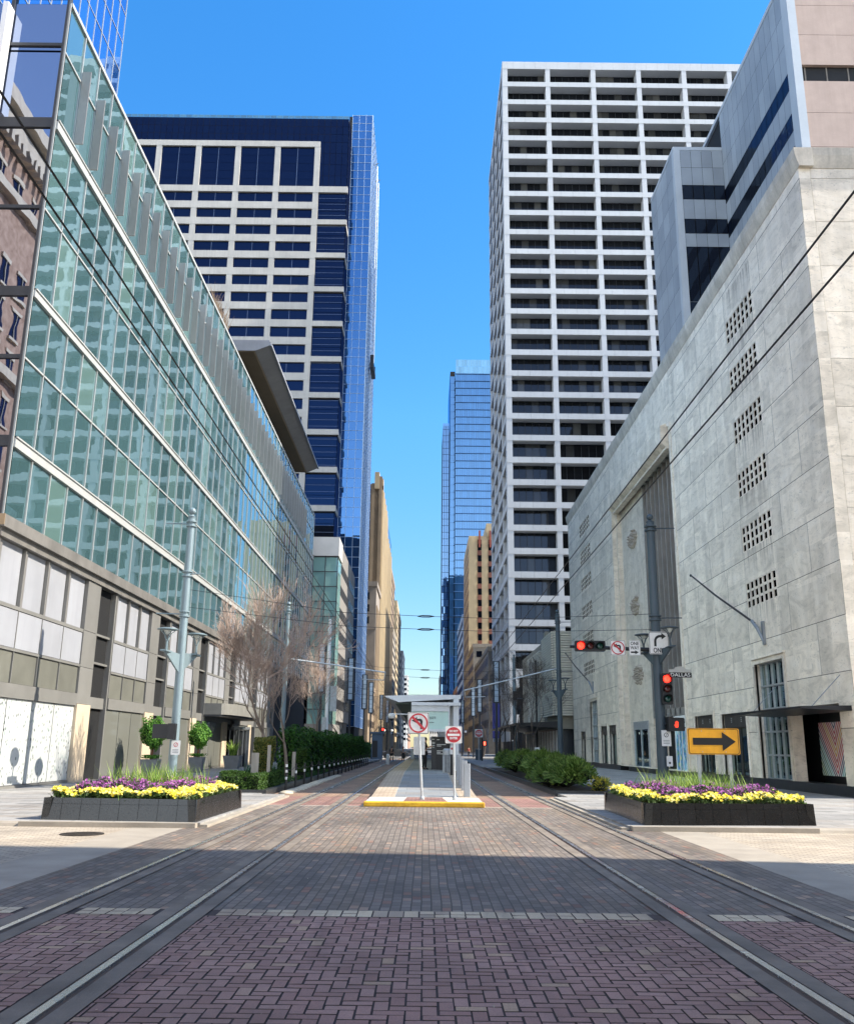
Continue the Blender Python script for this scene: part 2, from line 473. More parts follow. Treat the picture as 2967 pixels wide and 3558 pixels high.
# flush concrete crossing bands across the next street
struct('far_crossing_band', MB().sheet(-12, 12, 139, 140.2, .006).sheet(-12, 12, 149, 150.2, .006), m_strip)

# manhole cover
t = MB().lathe((-6.75, 18.9, .002), [(.42, 0), (.42, .012), (.0, .012)], 28)
t2 = MB()
for i in range(-4, 5):
    for j in range(-4, 5):
        if (i*i+j*j) < 18: t2.box(-6.75+i*.08-.025, -6.75+i*.08+.025, 18.9+j*.08-.025, 18.9+j*.08+.025, .015, .019)
mh = thing('manhole_cover', 'round dark iron manhole cover in the tan street near the left flower planter', 'manhole cover', (-6.75, 18.9, 0))
m_iron = mat('cast_iron', '#3a342e', .7, metal=.4, var=.3, scale=5)
t.build('rim', m_iron, mh); t2.build('tread', m_iron, mh)
# ================================================================== LEFT: glass fronted block
WL = -15.2
g_teal = glass('teal_glass', '#456468', '#cbe0e4', .38, .9, .008, wav=.0045, wscale=.6, tilt=.011, wst=(1, .55, 1.5), bvar=.22, blind='#62807c')
g_navy = glass('navy_glass', '#0a1526', '#a2b0cc', .66, .95, .01, wav=.006, wscale=.5, tilt=.006)
m_mull = mat('pale_mullion', '#a9aba8', .45, metal=.2, var=.06)
m_mulld = mat('dark_mullion', '#3a3c3f', .5, metal=.3, var=.1)
m_panelw = mat('white_panel', '#8e9095', .5, var=.07, scale=.6, island=.06, grime=.12)
m_panelo = mat('olive_panel', '#64645c', .4, var=.12, scale=1.2, island=.07)
m_panelg = mat('grey_panel', '#6f6e6a', .5, var=.1, scale=.7, island=.06)
m_ledge = mat('ledge_metal', '#77746f', .5, metal=.3, var=.2, scale=1, grime=.35)
m_tanst = mat('tan_stone', '#b5a58e', .75, var=.1, scale=1.2, bump=.15, island=.05)
m_shade = mat('smoked_glass_panel', '#34373a', .15, var=.15, scale=.5, spec=.6)
gb = thing('glass_building', 'long green glass office block with a grey panelled base, left side of the street', 'office building', (WL, 31.3, 0))
Y0, Y1 = 31.3, 118.0
gb_body = MB().box(-60, WL-.25, Y0+.25, Y1, 0, 32.0); gb_body.build('core', m_dark, gb)
# curtain wall: rows of panes, columns 1.75 m
RZ = [9.6, 12.42, 15.75, 18.45, 22.1, 25.95, 29.4, 31.8]
ncol = int((Y1-Y0)/1.75)
dy = (Y1-Y0)/ncol
rest = MB()
cnt = 0
for c in range(ncol):
    for r in range(len(RZ)-1):
        y0, y1 = Y0+c*dy+.04, Y0+(c+1)*dy-.04
        z0, z1 = RZ[r]+.04, RZ[r+1]-.04
        if c < 14 and cnt < 98:
            o = MB().quad((WL,y0,z0),(WL,y1,z0),(WL,y1,z1),(WL,y0,z1)).build('glass_pane', g_teal, gb); cnt += 1
        else: rest.quad((WL,y0,z0),(WL,y1,z0),(WL,y1,z1),(WL,y0,z1))
stuff(rest.build('glass_panes', g_teal, gb))
mu = MB()
for c in range(ncol+1):
    y = Y0+c*dy; mu.box(WL-.05, WL+.06, y-.022, y+.022, RZ[0], RZ[-1])
mu.build('mullions', m_mull, gb)
tr = MB()
for z, h, o in ((12.42,.40,.12),(15.75,.07,.06),(18.45,.34,.12),(22.1,.07,.06),(25.95,.42,.13),(29.4,.07,.06),(31.8,.18,.09)):
    tr.box(WL-.05, WL+o, Y0+.05, Y1, z-h/2, z+h/2)
    if h > .3: tr.box(WL-.05, WL+o+.05, Y0+.05, Y1, z+h/2-.06, z+h/2-.002)
tr.build('transoms', m_mull, gb)
m_fin = mat('fin_metal', '#8d8a86', .4, metal=.5, var=.12, scale=.8, stretch=(1,1,.3))
for c in range(1, min(ncol, 44)):
    y = Y0+c*dy
    MB().box(WL+.09, WL+.46, y-.035, y+.035, 26.3, 29.9).build('fin', m_fin, gb)
# narrow end facing the cross street
fx = [WL-.02, WL-2.35, WL-4.7, WL-7.05, WL-9.4, WL-14, WL-20, WL-28]
fe = MB()
for i in range(len(fx)-1):
    for r in range(len(RZ)-1):
        fe.quad((fx[i+1]+.05,Y0,RZ[r]+.05),(fx[i]-.05,Y0,RZ[r]+.05),(fx[i]-.05,Y0,RZ[r+1]-.05),(fx[i+1]+.05,Y0,RZ[r+1]-.05))
    fe.quad((fx[i+1]+.05,Y0,32.5),(fx[i]-.05,Y0,32.5),(fx[i]-.05,Y0,40),(fx[i+1]+.05,Y0,40)) if i else None
fe.build('end_glazing', g_navy, gb)
ef = MB()
for i, x in enumerate(fx): ef.box(x-.07, x+.07 if i else x+.02, Y0-.09, Y0+.2, 9.6, 32.5)
for z, h in ((12.42,.42),(15.75,.16),(18.45,.40),(22.1,.14),(25.95,.45),(29.7,.14),(32.3,.3)): ef.box(-45, WL-.1, Y0-.075, Y0+.19, z-h/2, z+h/2)
ef.build('end_frame', m_mulld, gb)
MB().box(WL-2.46, WL-2.24, Y0-.62, Y0-.09, 26.5, 31.3).build('end_fin', mat('bright_fin', '#e9e7e2', .35, metal=.2, var=.04), gb)
# ledge between base and glass
le = MB()
le.box(-45, WL+.28, Y0-.32, Y1-20, 9.16, 9.6); le.box(-45, WL+.12, Y0-.12, Y1-20, 8.86, 9.158)
le.build('ledge', m_ledge, gb)
MB().box(-45, WL+.285, Y0-.34, Y0-.322, 9.2, 9.6).build('ledge_end', mat('ledge_tan', '#9c8566', .6, var=.1), gb)
# base storey: bays between stone piers, each with a slot of smoked glass beside it
piers = [40.2, 50.0, 59.8, 69.6, 79.4, 89.2]
base = MB().box(-45, WL-.35, Y0+.3, 98, 0, 8.85); base.build('base_wall', m_panelg, gb)
def bay(y0, y1, kind):
    x = WL; n = max(2, round((y1-y0)/2.25)); w = (y1-y0)/n
    shop, ol, wh, up, fn, fr = MB(), MB(), MB(), MB(), MB(), MB()
    for i in range(n):
        a, b = y0+i*w+.03, y0+(i+1)*w-.03
        shop.box(x-.3, x-.02, a, b, .22, 3.30)
        ol.box(x-.3, x-.03, a+.03, b-.03, 3.86, 4.98)
        wh.box(x-.3, x, a, b, 5.12, 6.48)
        up.box(x-.3, x-.12, a+.32, b-.02, 6.66, 8.84)
        fn.box(x-.3, x-.05, a-.02, a+.30, 6.66, 8.84)
        fr.box(x-.29, x+.02, a-.05, a-.012, 3.86, 8.84)
    fr.box(x-.3, x+.06, y0, y1, 3.32, 3.84); fr.box(x-.3, x+.03, y0, y1, 5.0, 5.10); fr.box(x-.3, x+.03, y0, y1, 6.5, 6.64)
    fr.box(x-.3, x+.03, y0, y1, .1, .2)
    if kind == 0: shop.build('patterned_panel', m_terr, gb)
    else: shop.build('shop_panel', m_shopg, gb)
    ol.build('olive_panel', m_panelo, gb); wh.build('white_panel', m_panelw, gb); up.build('upper_panel', m_panelw, gb)
    fn.build('panel_fins', m_fin, gb); fr.build('panel_frame', m_panelg, gb)
# white boards printed with small leaf shaped flecks
def terrazzo():
    m, nt, out = _nt('printed_white_board'); p = N(nt, 'ShaderNodeBsdfPrincipled')
    v = coords(nt, (10, 10, 6)); vo = nt.nodes.new('ShaderNodeTexVoronoi'); vo.inputs['Scale'].default_value = .8; vo.inputs['Randomness'].default_value = 1
    L(nt, v, vo.inputs['Vector'])
    f = ramp(nt, vo.outputs['Distance'], [(.27, 1.0), (.33, 0.0)])
    cc = ramp(nt, vo.outputs['Color'], [(.2, srgb('#aeb1af')), (.4, srgb('#8fa39c')), (.55, srgb('#5d6966')), (.75, srgb('#3c4241')), (.95, srgb('#a9b2ac'))])
    L(nt, mixc(nt, f, srgb('#aeb1af'), cc), p.inputs['Base Color']); p.inputs['Roughness'].default_value = .4
    L(nt, p.outputs[0], out.inputs[0]); return m
m_terr = terrazzo()
m_shopg = glass('shop_panel_glass', '#6d6e67', '#d4dada', .10, .55, .03, wav=.002, tilt=.01, bvar=.06)
ya = Y0+.1
for i, yp in enumerate(piers):
    bay(ya, yp-.1, i)
    MB().box(WL-.4, WL+.10, yp-.1, yp+1.5, .1, 3.4).build('stone_pier', m_tanst, gb)
    pg = MB()
    for z0, z1 in ((3.42, 5.0), (5.02, 6.6), (6.62, 8.84)): pg.box(WL-.4, WL+.05, yp-.1, yp+1.5, z0, z1)
    pg.build('pier_cladding', m_panelg, gb)
    sl = MB()
    for z0, z1 in ((.2, 3.3), (3.84, 5.3), (5.42, 6.6), (6.7, 8.84)): sl.box(WL-.35, WL-.30, yp+1.6, yp+3.75, z0, z1)
    sl.build('slot_window', m_shade, gb)
    sf = MB()
    for z in (3.3, 5.3, 6.6): sf.box(WL-.34, WL-.12, yp+1.52, yp+3.8, z, z+(.5 if z < 4 else .1))
    sf.box(WL-.34, WL+.0, yp+3.76, yp+3.92, .1, 8.84); sf.box(WL-.34, WL-.2, yp+1.6, yp+1.68, .1, 8.84)
    sf.build('slot_frame', m_panelg, gb)
    ya = yp+3.95
# roof terrace behind the parapet with its thin upswept roof
pent = MB(); 
for k in range(14): pent.quad((-17.0, 84+k*2+.06, 32), (-17.0, 84+(k+1)*2-.06, 32), (-17.0, 84+(k+1)*2-.06, 35.2), (-17.0, 84+k*2+.06, 35.2))
pent.quad((-21,84,32),(-17,84,32),(-17,84,35.2),(-21,84,35.2))
pent.build('terrace_glazing', glass('terrace_glass', '#171c1f', '#9fb4c4', .3, .9, .02, tilt=.01), gb)
pf = MB()
for k in range(15): pf.box(-17.08, -16.9, 83.95+k*2, 84.05+k*2, 32, 35.2)
pf.box(-21, -16.9, 83.92, 84.02, 34.6, 34.8)
pf.build('terrace_frame', m_panelw, gb)
rf = MB()
rf.prism([(-24, 35.55), (-15.35, 35.55), (-14.05, 36.1), (-14.0, 36.4), (-14.4, 36.46), (-24, 36.46)], 'y', 73.7, 110.3)
rf.prism([(-24, 36.47), (-14.3, 36.47), (-14.3, 37.0), (-24, 37.0)], 'y', 74.6, 111)
rf.build('terrace_roof', mat('roof_metal', '#858483', .45, metal=.25, var=.1, scale=.6, grime=.15), gb)
MB().prism([(-14.06, 36.02), (-13.9, 36.02), (-13.9, 36.2), (-14.06, 36.2)], 'y', 73.65, 110.35).build('roof_edge', m_panelw, gb)
sof = MB().prism([(-24, 35.50), (-15.5, 35.50), (-15.4, 35.54), (-24, 35.545)], 'y', 73.8, 110.2)
sof.build('terrace_soffit', mat('soffit_tan', '#86755c', .6, var=.08, scale=.7), gb)
# some scrub growing on the parapet
sb = MB()
for i in range(90):
    y = R.uniform(58, 63); a = R.uniform(0, 6.28); h = R.uniform(.3, 1.4)
    sb.tube([(WL-.1, y, 32.3), (WL-.1+math.cos(a)*h*.35, y+math.sin(a)*h*.35, 32.3+h)], [.02, .006], 3, False)
tag(sb.build('roof_scrub', mat('dry_twig', '#6b5a48', .9, var=.2)), 'dry twiggy scrub growing on the roof edge of the green glass block', 'plant')

# entrance canopy
ec = thing('entrance_canopy', 'curved grey metal canopy over the revolving door of the glass block', 'canopy', (WL, 75, 3.6))
pts = [(WL-.2, 63.6)] + [(WL+1.2+.9*math.sin(a), 63.6+ (76-63.6)*.5 - 6.2*math.cos(a)) for a in [PI*k/14 for k in range(15)]] + [(WL-.2, 76)]
MB().prism(pts, 'z', 3.75, 4.5).build('fascia', mat('canopy_grey', '#83827c', .5, metal=.2, var=.1), ec)
MB().prism([(WL-.2+(x-WL+.2)*.93, y) for x, y in pts], 'z', 3.62, 3.748).build('soffit', m_mulld, ec)
rd = thing('revolving_door', 'bright steel framed revolving door under the curved grey canopy', 'door', (WL+.4, 74.5, .1))
mb = MB()
for k in range(17):
    a = 2*PI*k/17; mb.box(WL+.45+.95*math.cos(a)-.04, WL+.45+.95*math.cos(a)+.04, 73+1.3*math.sin(a)-.04, 73+1.3*math.sin(a)+.04, .1, 2.9)
mb.build('posts', m_steel, rd)
MB().lathe((WL+.45, 73, 2.9), [(1.05, 0), (1.05, .2), (0, .2)], 24).build('drum_top', m_steel, rd)
MB().lathe((WL+.45, 73, .12), [(.85, 0), (.85, 2.7), (0, 2.7)], 24).build('drum_glass', m_shade, rd)

# ------------------------------------------------------------------ tall blue glass tower behind it
gt = thing('glass_tower', 'tall blue glass tower rising behind the roof edge at the far left', 'office tower', (-24.5, 60, 0))
g_blue = glass('blue_glass', '#1c4f96', '#a9c9ee', .5, .95, .012, wav=.004, wscale=.5, tilt=.012, bvar=.3)
tb = MB().box(-60, -24.7, 36, 59.8, 32.1, 84); tb.build('core', m_dark, gt)
pn = MB()
for j in range(20):
    for i in range(18):
        pn.quad((-24.5, 36+i*1.32+.03, 32+j*2.6+.03), (-24.5, 36+(i+1)*1.32-.03, 32+j*2.6+.03), (-24.5, 36+(i+1)*1.32-.03, 32+(j+1)*2.6-.03), (-24.5, 36+i*1.32+.03, 32+(j+1)*2.6-.03))
stuff(pn.build('glass_panes', g_blue, gt))
gm = MB()
for j in range(21): gm.box(-24.6, -24.46, 36, 59.8, 32+j*2.6-.022, 32+j*2.6+.022)
for i in range(19): gm.box(-24.6, -24.45, 36+i*1.32-.02, 36+i*1.32+.02, 32, 84)
gm.build('mullions', m_mull, gt)

# ------------------------------------------------------------------ LEFT TOWER: white grid over navy glass, blue bay at the street
lt = thing('grid_tower', 'tall tower with white stone grid over navy glass and a blue glass corner bay', 'office tower', (-45, 200, 0))
m_wst = mat('white_stone_frame', '#aaa69e', .75, var=.1, scale=.25, bump=.1, grime=.25)
g_deep = glass('deep_navy_glass', '#030c1a', '#12305a', .4, .8, .015, tilt=.012, bvar=.35)
g_bay = glass('bright_blue_glass', '#1d4878', '#6596cc', .46, .9, .012, wav=.003, wscale=.4, tilt=.01, bvar=.25)
YT = 200.0
MB().box(-100, -21.3, YT+.5, 240, 0, 159).build('core', m_dark, lt)
MB().box(-22, -15.8, 208.4, 240, 0, 166).build('bay_core', m_dark, lt)
# top band and side strips of plain navy glass
def paned(mb, x0, x1, z0, z1, nx, nz, y, g=.04):
    for i in range(nx):
        for j in range(nz):
            a, b = x0+(x1-x0)*i/nx+g, x0+(x1-x0)*(i+1)/nx-g; c, d = z0+(z1-z0)*j/nz+g, z0+(z1-z0)*(j+1)/nz-g
            mb.quad((a,y,c),(b,y,c),(b,y,d),(a,y,d))
tb = MB(); paned(tb, -90, -21.2, 151.6, 158.6, 44, 3, YT); paned(tb, -28.9, -21.2, 138.5, 151.6, 5, 4, YT)
tb.build('top_glazing', g_deep, lt)
par = MB(); paned(par, -90, -21.2, 158.7, 159.6, 44, 1, YT+.1); par.build('parapet_glass', glass('parapet_glass', '#466a78', '#8fb4cc', .3, .9), lt)
m_thin = mat('thin_mullion', '#56647a', .5, metal=.3, var=.1)
cols = [-28.9-10.1*k for k in range(8)]
fr = MB()
fr.box(-100, -28.3, YT-.5, YT+.3, 149.9, 151.5)
fr.box(-100, -20.9, YT-.502, YT+.3, 136.7, 138.4)
for x in cols: fr.box(x-.75, x+.65, YT-.45, YT+.3, 34, 149.898)
zt = []
k = 0
while True:
    top = 136.6-4.62*k
    if top < 40: break
    zt.append(top); fr.box(-100, -28.302, YT-.48, YT+.3, top-4.6, top-2.7)
    if k % 2 == 1: fr.box(-28.3, -20.9, YT-.48, YT+.3, top-4.35, top-3.0)
    k += 1
fr.build('stone_grid', m_wst, lt)
nwin = 0; wrest = MB()
tm = MB()
for b in range(6):
    x1 = cols[b]-.75; x0 = cols[b+1]+.65; xm = (x0+x1)/2
    o = MB(); paned(o, x0, x1, 138.4, 149.9, 2, 5, YT, .03); o.build('large_window', g_deep, lt); nwin += 1
    tm.box(xm-.06, xm+.06, YT-.06, YT, 138.4, 149.9)
    for top in zt:
        w = MB(); paned(w, x0, x1, top-2.7, top, 2, 1, YT, .03)
        if b < 4 and nwin < 96: w.build('window', g_deep, lt); nwin += 1
        else: wrest.add(w.v, w.f)
        tm.box(xm-.05, xm+.05, YT-.08, YT, top-2.7, top)
stuff(wrest.build('windows', g_deep, lt))
tm.build('window_mullions', m_thin, lt)
cg = MB()
for i, top in enumerate(zt[::2]):
    paned(cg, -28.2, -21.2, top-7.6, top-.1 if i else 136.6, 1, 3, YT, .05)
cg.build('corner_glazing', g_deep, lt)
cm = MB()
for j in range(64): cm.box(-28.2, -21.1, YT-.03, YT, 36+j*1.6, 36.07+j*1.6)
cm.build('corner_mullions', m_thin, lt)
# return face and the projecting bay
rt = MB()
for j in range(60):
    rt.quad((-21.15, YT+.1, 20+j*2.31+.04), (-21.15, 208, 20+j*2.31+.04), (-21.15, 208, 20+(j+1)*2.31-.04), (-21.15, YT+.1, 20+(j+1)*2.31-.04))
rt.build('return_glazing', g_deep, lt)
rs = MB()
for i, top in enumerate(zt[1::2]): rs.box(-21.3, -21.0, YT, 205.5, top-4.35, top-3.0)
rs.build('return_bands', m_wst, lt)
by = MB(); paned(by, -21.1, -15.7, 6, 166, 3, 66, 208.0, .03); by.build('bay_glazing', g_bay, lt)
bs = MB()
for j in range(66):
    for i in range(12):
        z0 = 6+160/66*j; z1 = 6+160/66*(j+1)
        bs.quad((-15.7, 208+i*2.67+.03, z0+.03), (-15.7, 208+(i+1)*2.67-.03, z0+.03), (-15.7, 208+(i+1)*2.67-.03, z1-.03), (-15.7, 208+i*2.67+.03, z1-.03))
bs.build('bay_side_glazing', g_bay, lt)
bm = MB()
for i in range(4): bm.box(-21.1+1.8*i-.035, -21.1+1.8*i+.035, 207.9, 208.1, 6, 166.2)
for j in range(67): bm.box(-21.1, -15.6, 207.92, 208.1, 6+160/66*j-.03, 6+160/66*j+.03); bm.box(-15.8, -15.62, 208, 240, 6+160/66*j-.03, 6+160/66*j+.03)
for i in range(12): bm.box(-15.8, -15.6, 208+i*2.67-.05, 208+i*2.67+.05, 6, 166.2)
bm.build('bay_mullions', mat('bay_mullion', '#b9c9d6', .5, metal=.3, var=.05), lt)
# lower storeys
MB().box(-60, -21.2, YT, YT+.4, 0, 36).build('lower_wall', m_panelg, lt)
# window cleaners' cradle
cr = thing('cleaning_cradle', 'dark window cleaning cradle hanging on cables from the tower roof', 'cradle', (-14.6, 222, 100))
MB().box(-15.3, -14.2, 217, 225, 97, 98.3).box(-15.2, -14.3, 217, 217.3, 98.3, 100.5).box(-15.2, -14.3, 224.7, 225, 98.3, 100.5).build('platform', m_black, cr)
MB().tube([(-14.7, 217.2, 100), (-14.7, 217.2, 157)], .05, 4).tube([(-14.7, 224.8, 100), (-14.7, 224.8, 157)], .05, 4).build('cables', m_steel, cr)
MB().tube([(-16, 217.2, 157), (-14.4, 217.2, 158)], .12, 5).tube([(-16, 224.8, 157), (-14.4, 224.8, 158)], .12, 5).build('roof_davits', m_steel, cr)

# ------------------------------------------------------------------ garage with a glazed stair tower beyond the cross street
ga = thing('parking_garage', 'grey concrete garage with a pale green glass stair tower at its corner', 'garage', (-17, 152, 0))
m_gc = mat('garage_concrete', '#77736d', .8, var=.12, scale=.4, grime=.2)
MB().box(-40, -15.4, 158.5, 192, 6, 37).build('wall', m_gc, ga)
MB().box(-19.6, -15.0, 151.6, 158.4, 33.3, 36.6).build('stair_cap', mat('garage_white', '#a9a7a2', .75, var=.08, scale=.5), ga)
MB().box(-19.2, -15.35, 152.2, 158.4, 5, 33.3).build('stair_core', m_dark, ga)
g_pale = glass('pale_green_glass', '#86aaa0', '#cfe6de', .25, .8, .02, tilt=.01, bvar=.12)
sg = MB(); paned(sg, -19.4, -15.2, 5, 33.2, 2, 11, 152, .05)
for j in range(11):
    for i in range(3): sg.quad((-15.2,152+i*2.1+.05,5+2.56*j+.05),(-15.2,152+(i+1)*2.1-.05,5+2.56*j+.05),(-15.2,152+(i+1)*2.1-.05,5+2.56*(j+1)-.05),(-15.2,152+i*2.1+.05,5+2.56*(j+1)-.05))
sg.build('stair_glazing', g_pale, ga)
sm = MB()
for j in range(12): sm.box(-19.5, -15.1, 151.92, 152.05, 5+2.56*j-.06, 5+2.56*j+.06)
for x in (-19.4, -17.3, -15.2): sm.box(x-.07, x+.07, 151.9, 152.06, 5, 33.3)
sm.build('stair_mullions', m_mulld, ga)
gw = MB(); go = MB()
for j in range(7):
    z = 8+j*4
    gw.box(-15.5, -15.36, 160, 176, z, z+1.7); 
    for i in range(4): go.box(-15.5, -15.34, 178+i*3.4, 180.6+i*3.4, z+.2, z+2.0)
gw.build('opening', m_dark, ga); go.build('opening', m_shade, ga)
MB().box(-19.7, -15.0, 151.7, 158.4, 3.6, 5.2).build('stair_base', m_gc, ga)
MB().box(-18.9, -18.4, 153, 153.5, 0, 3.6).box(-16, -15.5, 153, 153.5, 0, 3.6).box(-40, -16, 160, 190, 0, 6).build('ground_floor', m_panelg, ga)
dk = thing('banded_building', 'dark grey building with horizontal window bands between the glass block and the garage', 'office building', (-28, 153, 0))
MB().box(-60, -19.9, 150, 190, 0, 37).build('wall', mat('band_grey', '#4d5056', .6, var=.1, scale=.3), dk)
bw = MB()
for j in range(9): bw.box(-60, -19.85, 149.9, 188, 4+j*3.6, 6+j*3.6)
bw.build('window_bands', g_deep, dk)

# ------------------------------------------------------------------ arcade fronted garage, deco tower and others down the left side
def slab_building(name, label, x0, x1, y0, y1, z, mw, rows, colsx=0, colsy=0, win=None, wz0=6, parapet=1.2, wh=.5, ww=.45, front=True, group=None, side=1):
    t = thing(name, label, 'building', ((x0+x1)/2, y0, 0), group)
    MB().box(x0, x1, y0, y1, 0, z).build('wall', mw, t)
    MB().box(x0-.2, x1+.2, y0-.2, y1+.2, z, z+parapet).build('parapet', mw, t)
    fh = (z-wz0)/rows; mb = MB()
    for j in range(rows):
        za = wz0+j*fh+fh*.2; zb = za+fh*wh
        if front:
            w = (x1-x0)/max(1, colsx)
            for i in range(colsx):
                mb.quad((x0+w*(i+.5-ww/2), y0-.06, za), (x0+w*(i+.5+ww/2), y0-.06, za), (x0+w*(i+.5+ww/2), y0-.06, zb), (x0+w*(i+.5-ww/2), y0-.06, zb))
        w = (y1-y0)/max(1, colsy); xs = x1+.06 if side > 0 else x0-.06
        for i in range(colsy):
            a, b = y0+w*(i+.5-ww/2), y0+w*(i+.5+ww/2)
            if side < 0: a, b = b, a
            mb.quad((xs, a, za), (xs, b, za), (xs, b, zb), (xs, a, zb))
    n = mb.build('windows', win or g_deep, t)
    return t
m_gold = mat('gold_limestone', '#a99778', .8, var=.12, scale=.15, bump=.1, grime=.12)
m_goldd = mat('brown_shade_limestone', '#85735c', .8, var=.15, scale=.2)  # deco tower front and piers: shade put into the colour; plain brown elsewhere
dt = thing('deco_tower', 'golden limestone setback tower with vertical piers and crown blocks', 'office tower', (-19, 300, 0))
MB().box(-40, -15.6, 300.6, 345, 0, 88).box(-40, -15.9, 345.01, 392, 0, 80.5).box(-40, -16.6, 301, 341, 88.01, 90).build('wall', m_gold, dt)
MB().box(-40, -15.62, 300.45, 300.59, 0, 88).build('front_wall', m_goldd, dt)  # gold stone painted darker to stand for the unlit front
pi_ = MB(); wi = MB(); sp = MB()
for i in range(9):
    x = -16.1-i*2.6
    pi_.box(x-.55, x+.55, 299.9, 300.6, 0, 90 if i % 3 else 92.5)
    for j in range(17):
        wi.quad((x-1.9, 300.55, 8+j*4.6), (x-.7, 300.55, 8+j*4.6), (x-.7, 300.55, 10.9+j*4.6), (x-1.9, 300.55, 10.9+j*4.6))
        sp.box(x-1.7, x-.9, 300.3, 300.55, 11.3+j*4.6, 12.3+j*4.6)
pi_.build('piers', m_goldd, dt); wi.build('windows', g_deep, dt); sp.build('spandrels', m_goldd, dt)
ps = MB()
for i in range(31): ps.box(-15.9, -15.15, 301+i*2.9, 302.3+i*2.9, 0, (89.5 if i % 3 == 0 else 88.4) if i < 15 else (82.5 if i % 3 == 0 else 81))
ps.build('side_piers', m_gold, dt)
sw_ = MB()
for i in range(31):
    for j in range(18):
        y = 302.4+i*2.9; z = 7+j*4.6
        sw_.quad((-15.55, y, z), (-15.55, y+1.3, z), (-15.55, y+1.3, z+2.6), (-15.55, y, z+2.6))
stuff(sw_.build('side_windows', g_deep, dt))
MB().box(-18.2, -16.6, 299.6, 303, 88, 94).box(-24, -22, 299.6, 303, 88, 94).box(-15.7, -15.2, 301, 304, 88, 92).build('crown_blocks', m_gold, dt)
ag = thing('arcade_garage', 'grey garage with open decks and a tall arched recess in front of the golden tower', 'garage', (-17, 275, 0))
m_ag = mat('arcade_concrete', '#857c72', .8, var=.12, scale=.3)
pts = [(-18.6, 0), (-18.6, 32)] + [(-20.6+2*math.cos(a), 32+2.5*math.sin(a)) for a in [PI*k/10 for k in range(11)]] + [(-22.6, 0), (-26, 0), (-26, 49.5), (-15.3, 49.5), (-15.3, 0)]
MB().prism(pts, 'y', 275, 276.5).build('arch_wall', m_ag, ag)
MB().box(-26, -15.4, 277, 299, 0, 49).build('wall', m_ag, ag)
MB().box(-26.2, -15.0, 274.6, 299, 49.5, 51).box(-26, -15.1, 274.8, 276, 36.2, 37).build('cornice', m_ag, ag)
od = MB()
for j in range(11):
    od.box(-22.5, -18.7, 276.6, 276.9, 2+j*3.1, 3.9+j*3.1)
for j in range(3): od.box(-23, -17.3, 274.9, 275.1, 38+j*3.7, 40.2+j*3.7)
od.build('open_decks', m_dark, ag)
sr = MB()
for i in range(9): sr.box(-15.4, -15.1, 277.5+i*2.4, 278.7+i*2.4, 4, 44)
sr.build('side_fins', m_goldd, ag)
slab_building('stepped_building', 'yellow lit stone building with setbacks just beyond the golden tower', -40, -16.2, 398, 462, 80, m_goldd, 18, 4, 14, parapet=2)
slab_building('brick_block', 'brown block with cream bays beside the golden towers', -40, -14.6, 405, 440, 52, mat('far_pale_stone', '#a59c8c', .8, var=.12), 12, 4, 9)
slab_building('cream_building', 'cream stone building with small windows down the left of the street', -40, -15.4, 476, 560, 74, m_gold, 17, 5, 20, parapet=3)
slab_building('dark_slab', 'dark slim slab tower far down the left of the street', -40, -15.3, 620, 680, 64, mat('far_dark', '#47505c', .6, var=.1), 14, 5, 12)
slab_building('white_frame_tower', 'slim white framed tower farthest down the left of the street', -30, -14.5, 760, 800, 58, mat('far_white', '#c9c4bb', .7, var=.1), 13, 3, 6, ww=.7)
slab_building('low_shop_row', 'low row of old shop fronts at the foot of the left towers', -40, -15.2, 820, 1000, 24, mat('far_brick', '#8d6a55', .8, var=.2), 5, 6, 30)
slab_building('low_brick_row', 'low brown brick row beneath the arcade garage beyond the crossing', -40, -14.9, 242, 272, 17, mat('far_tan', '#8a7a66', .8, var=.15), 3, 6, 8)
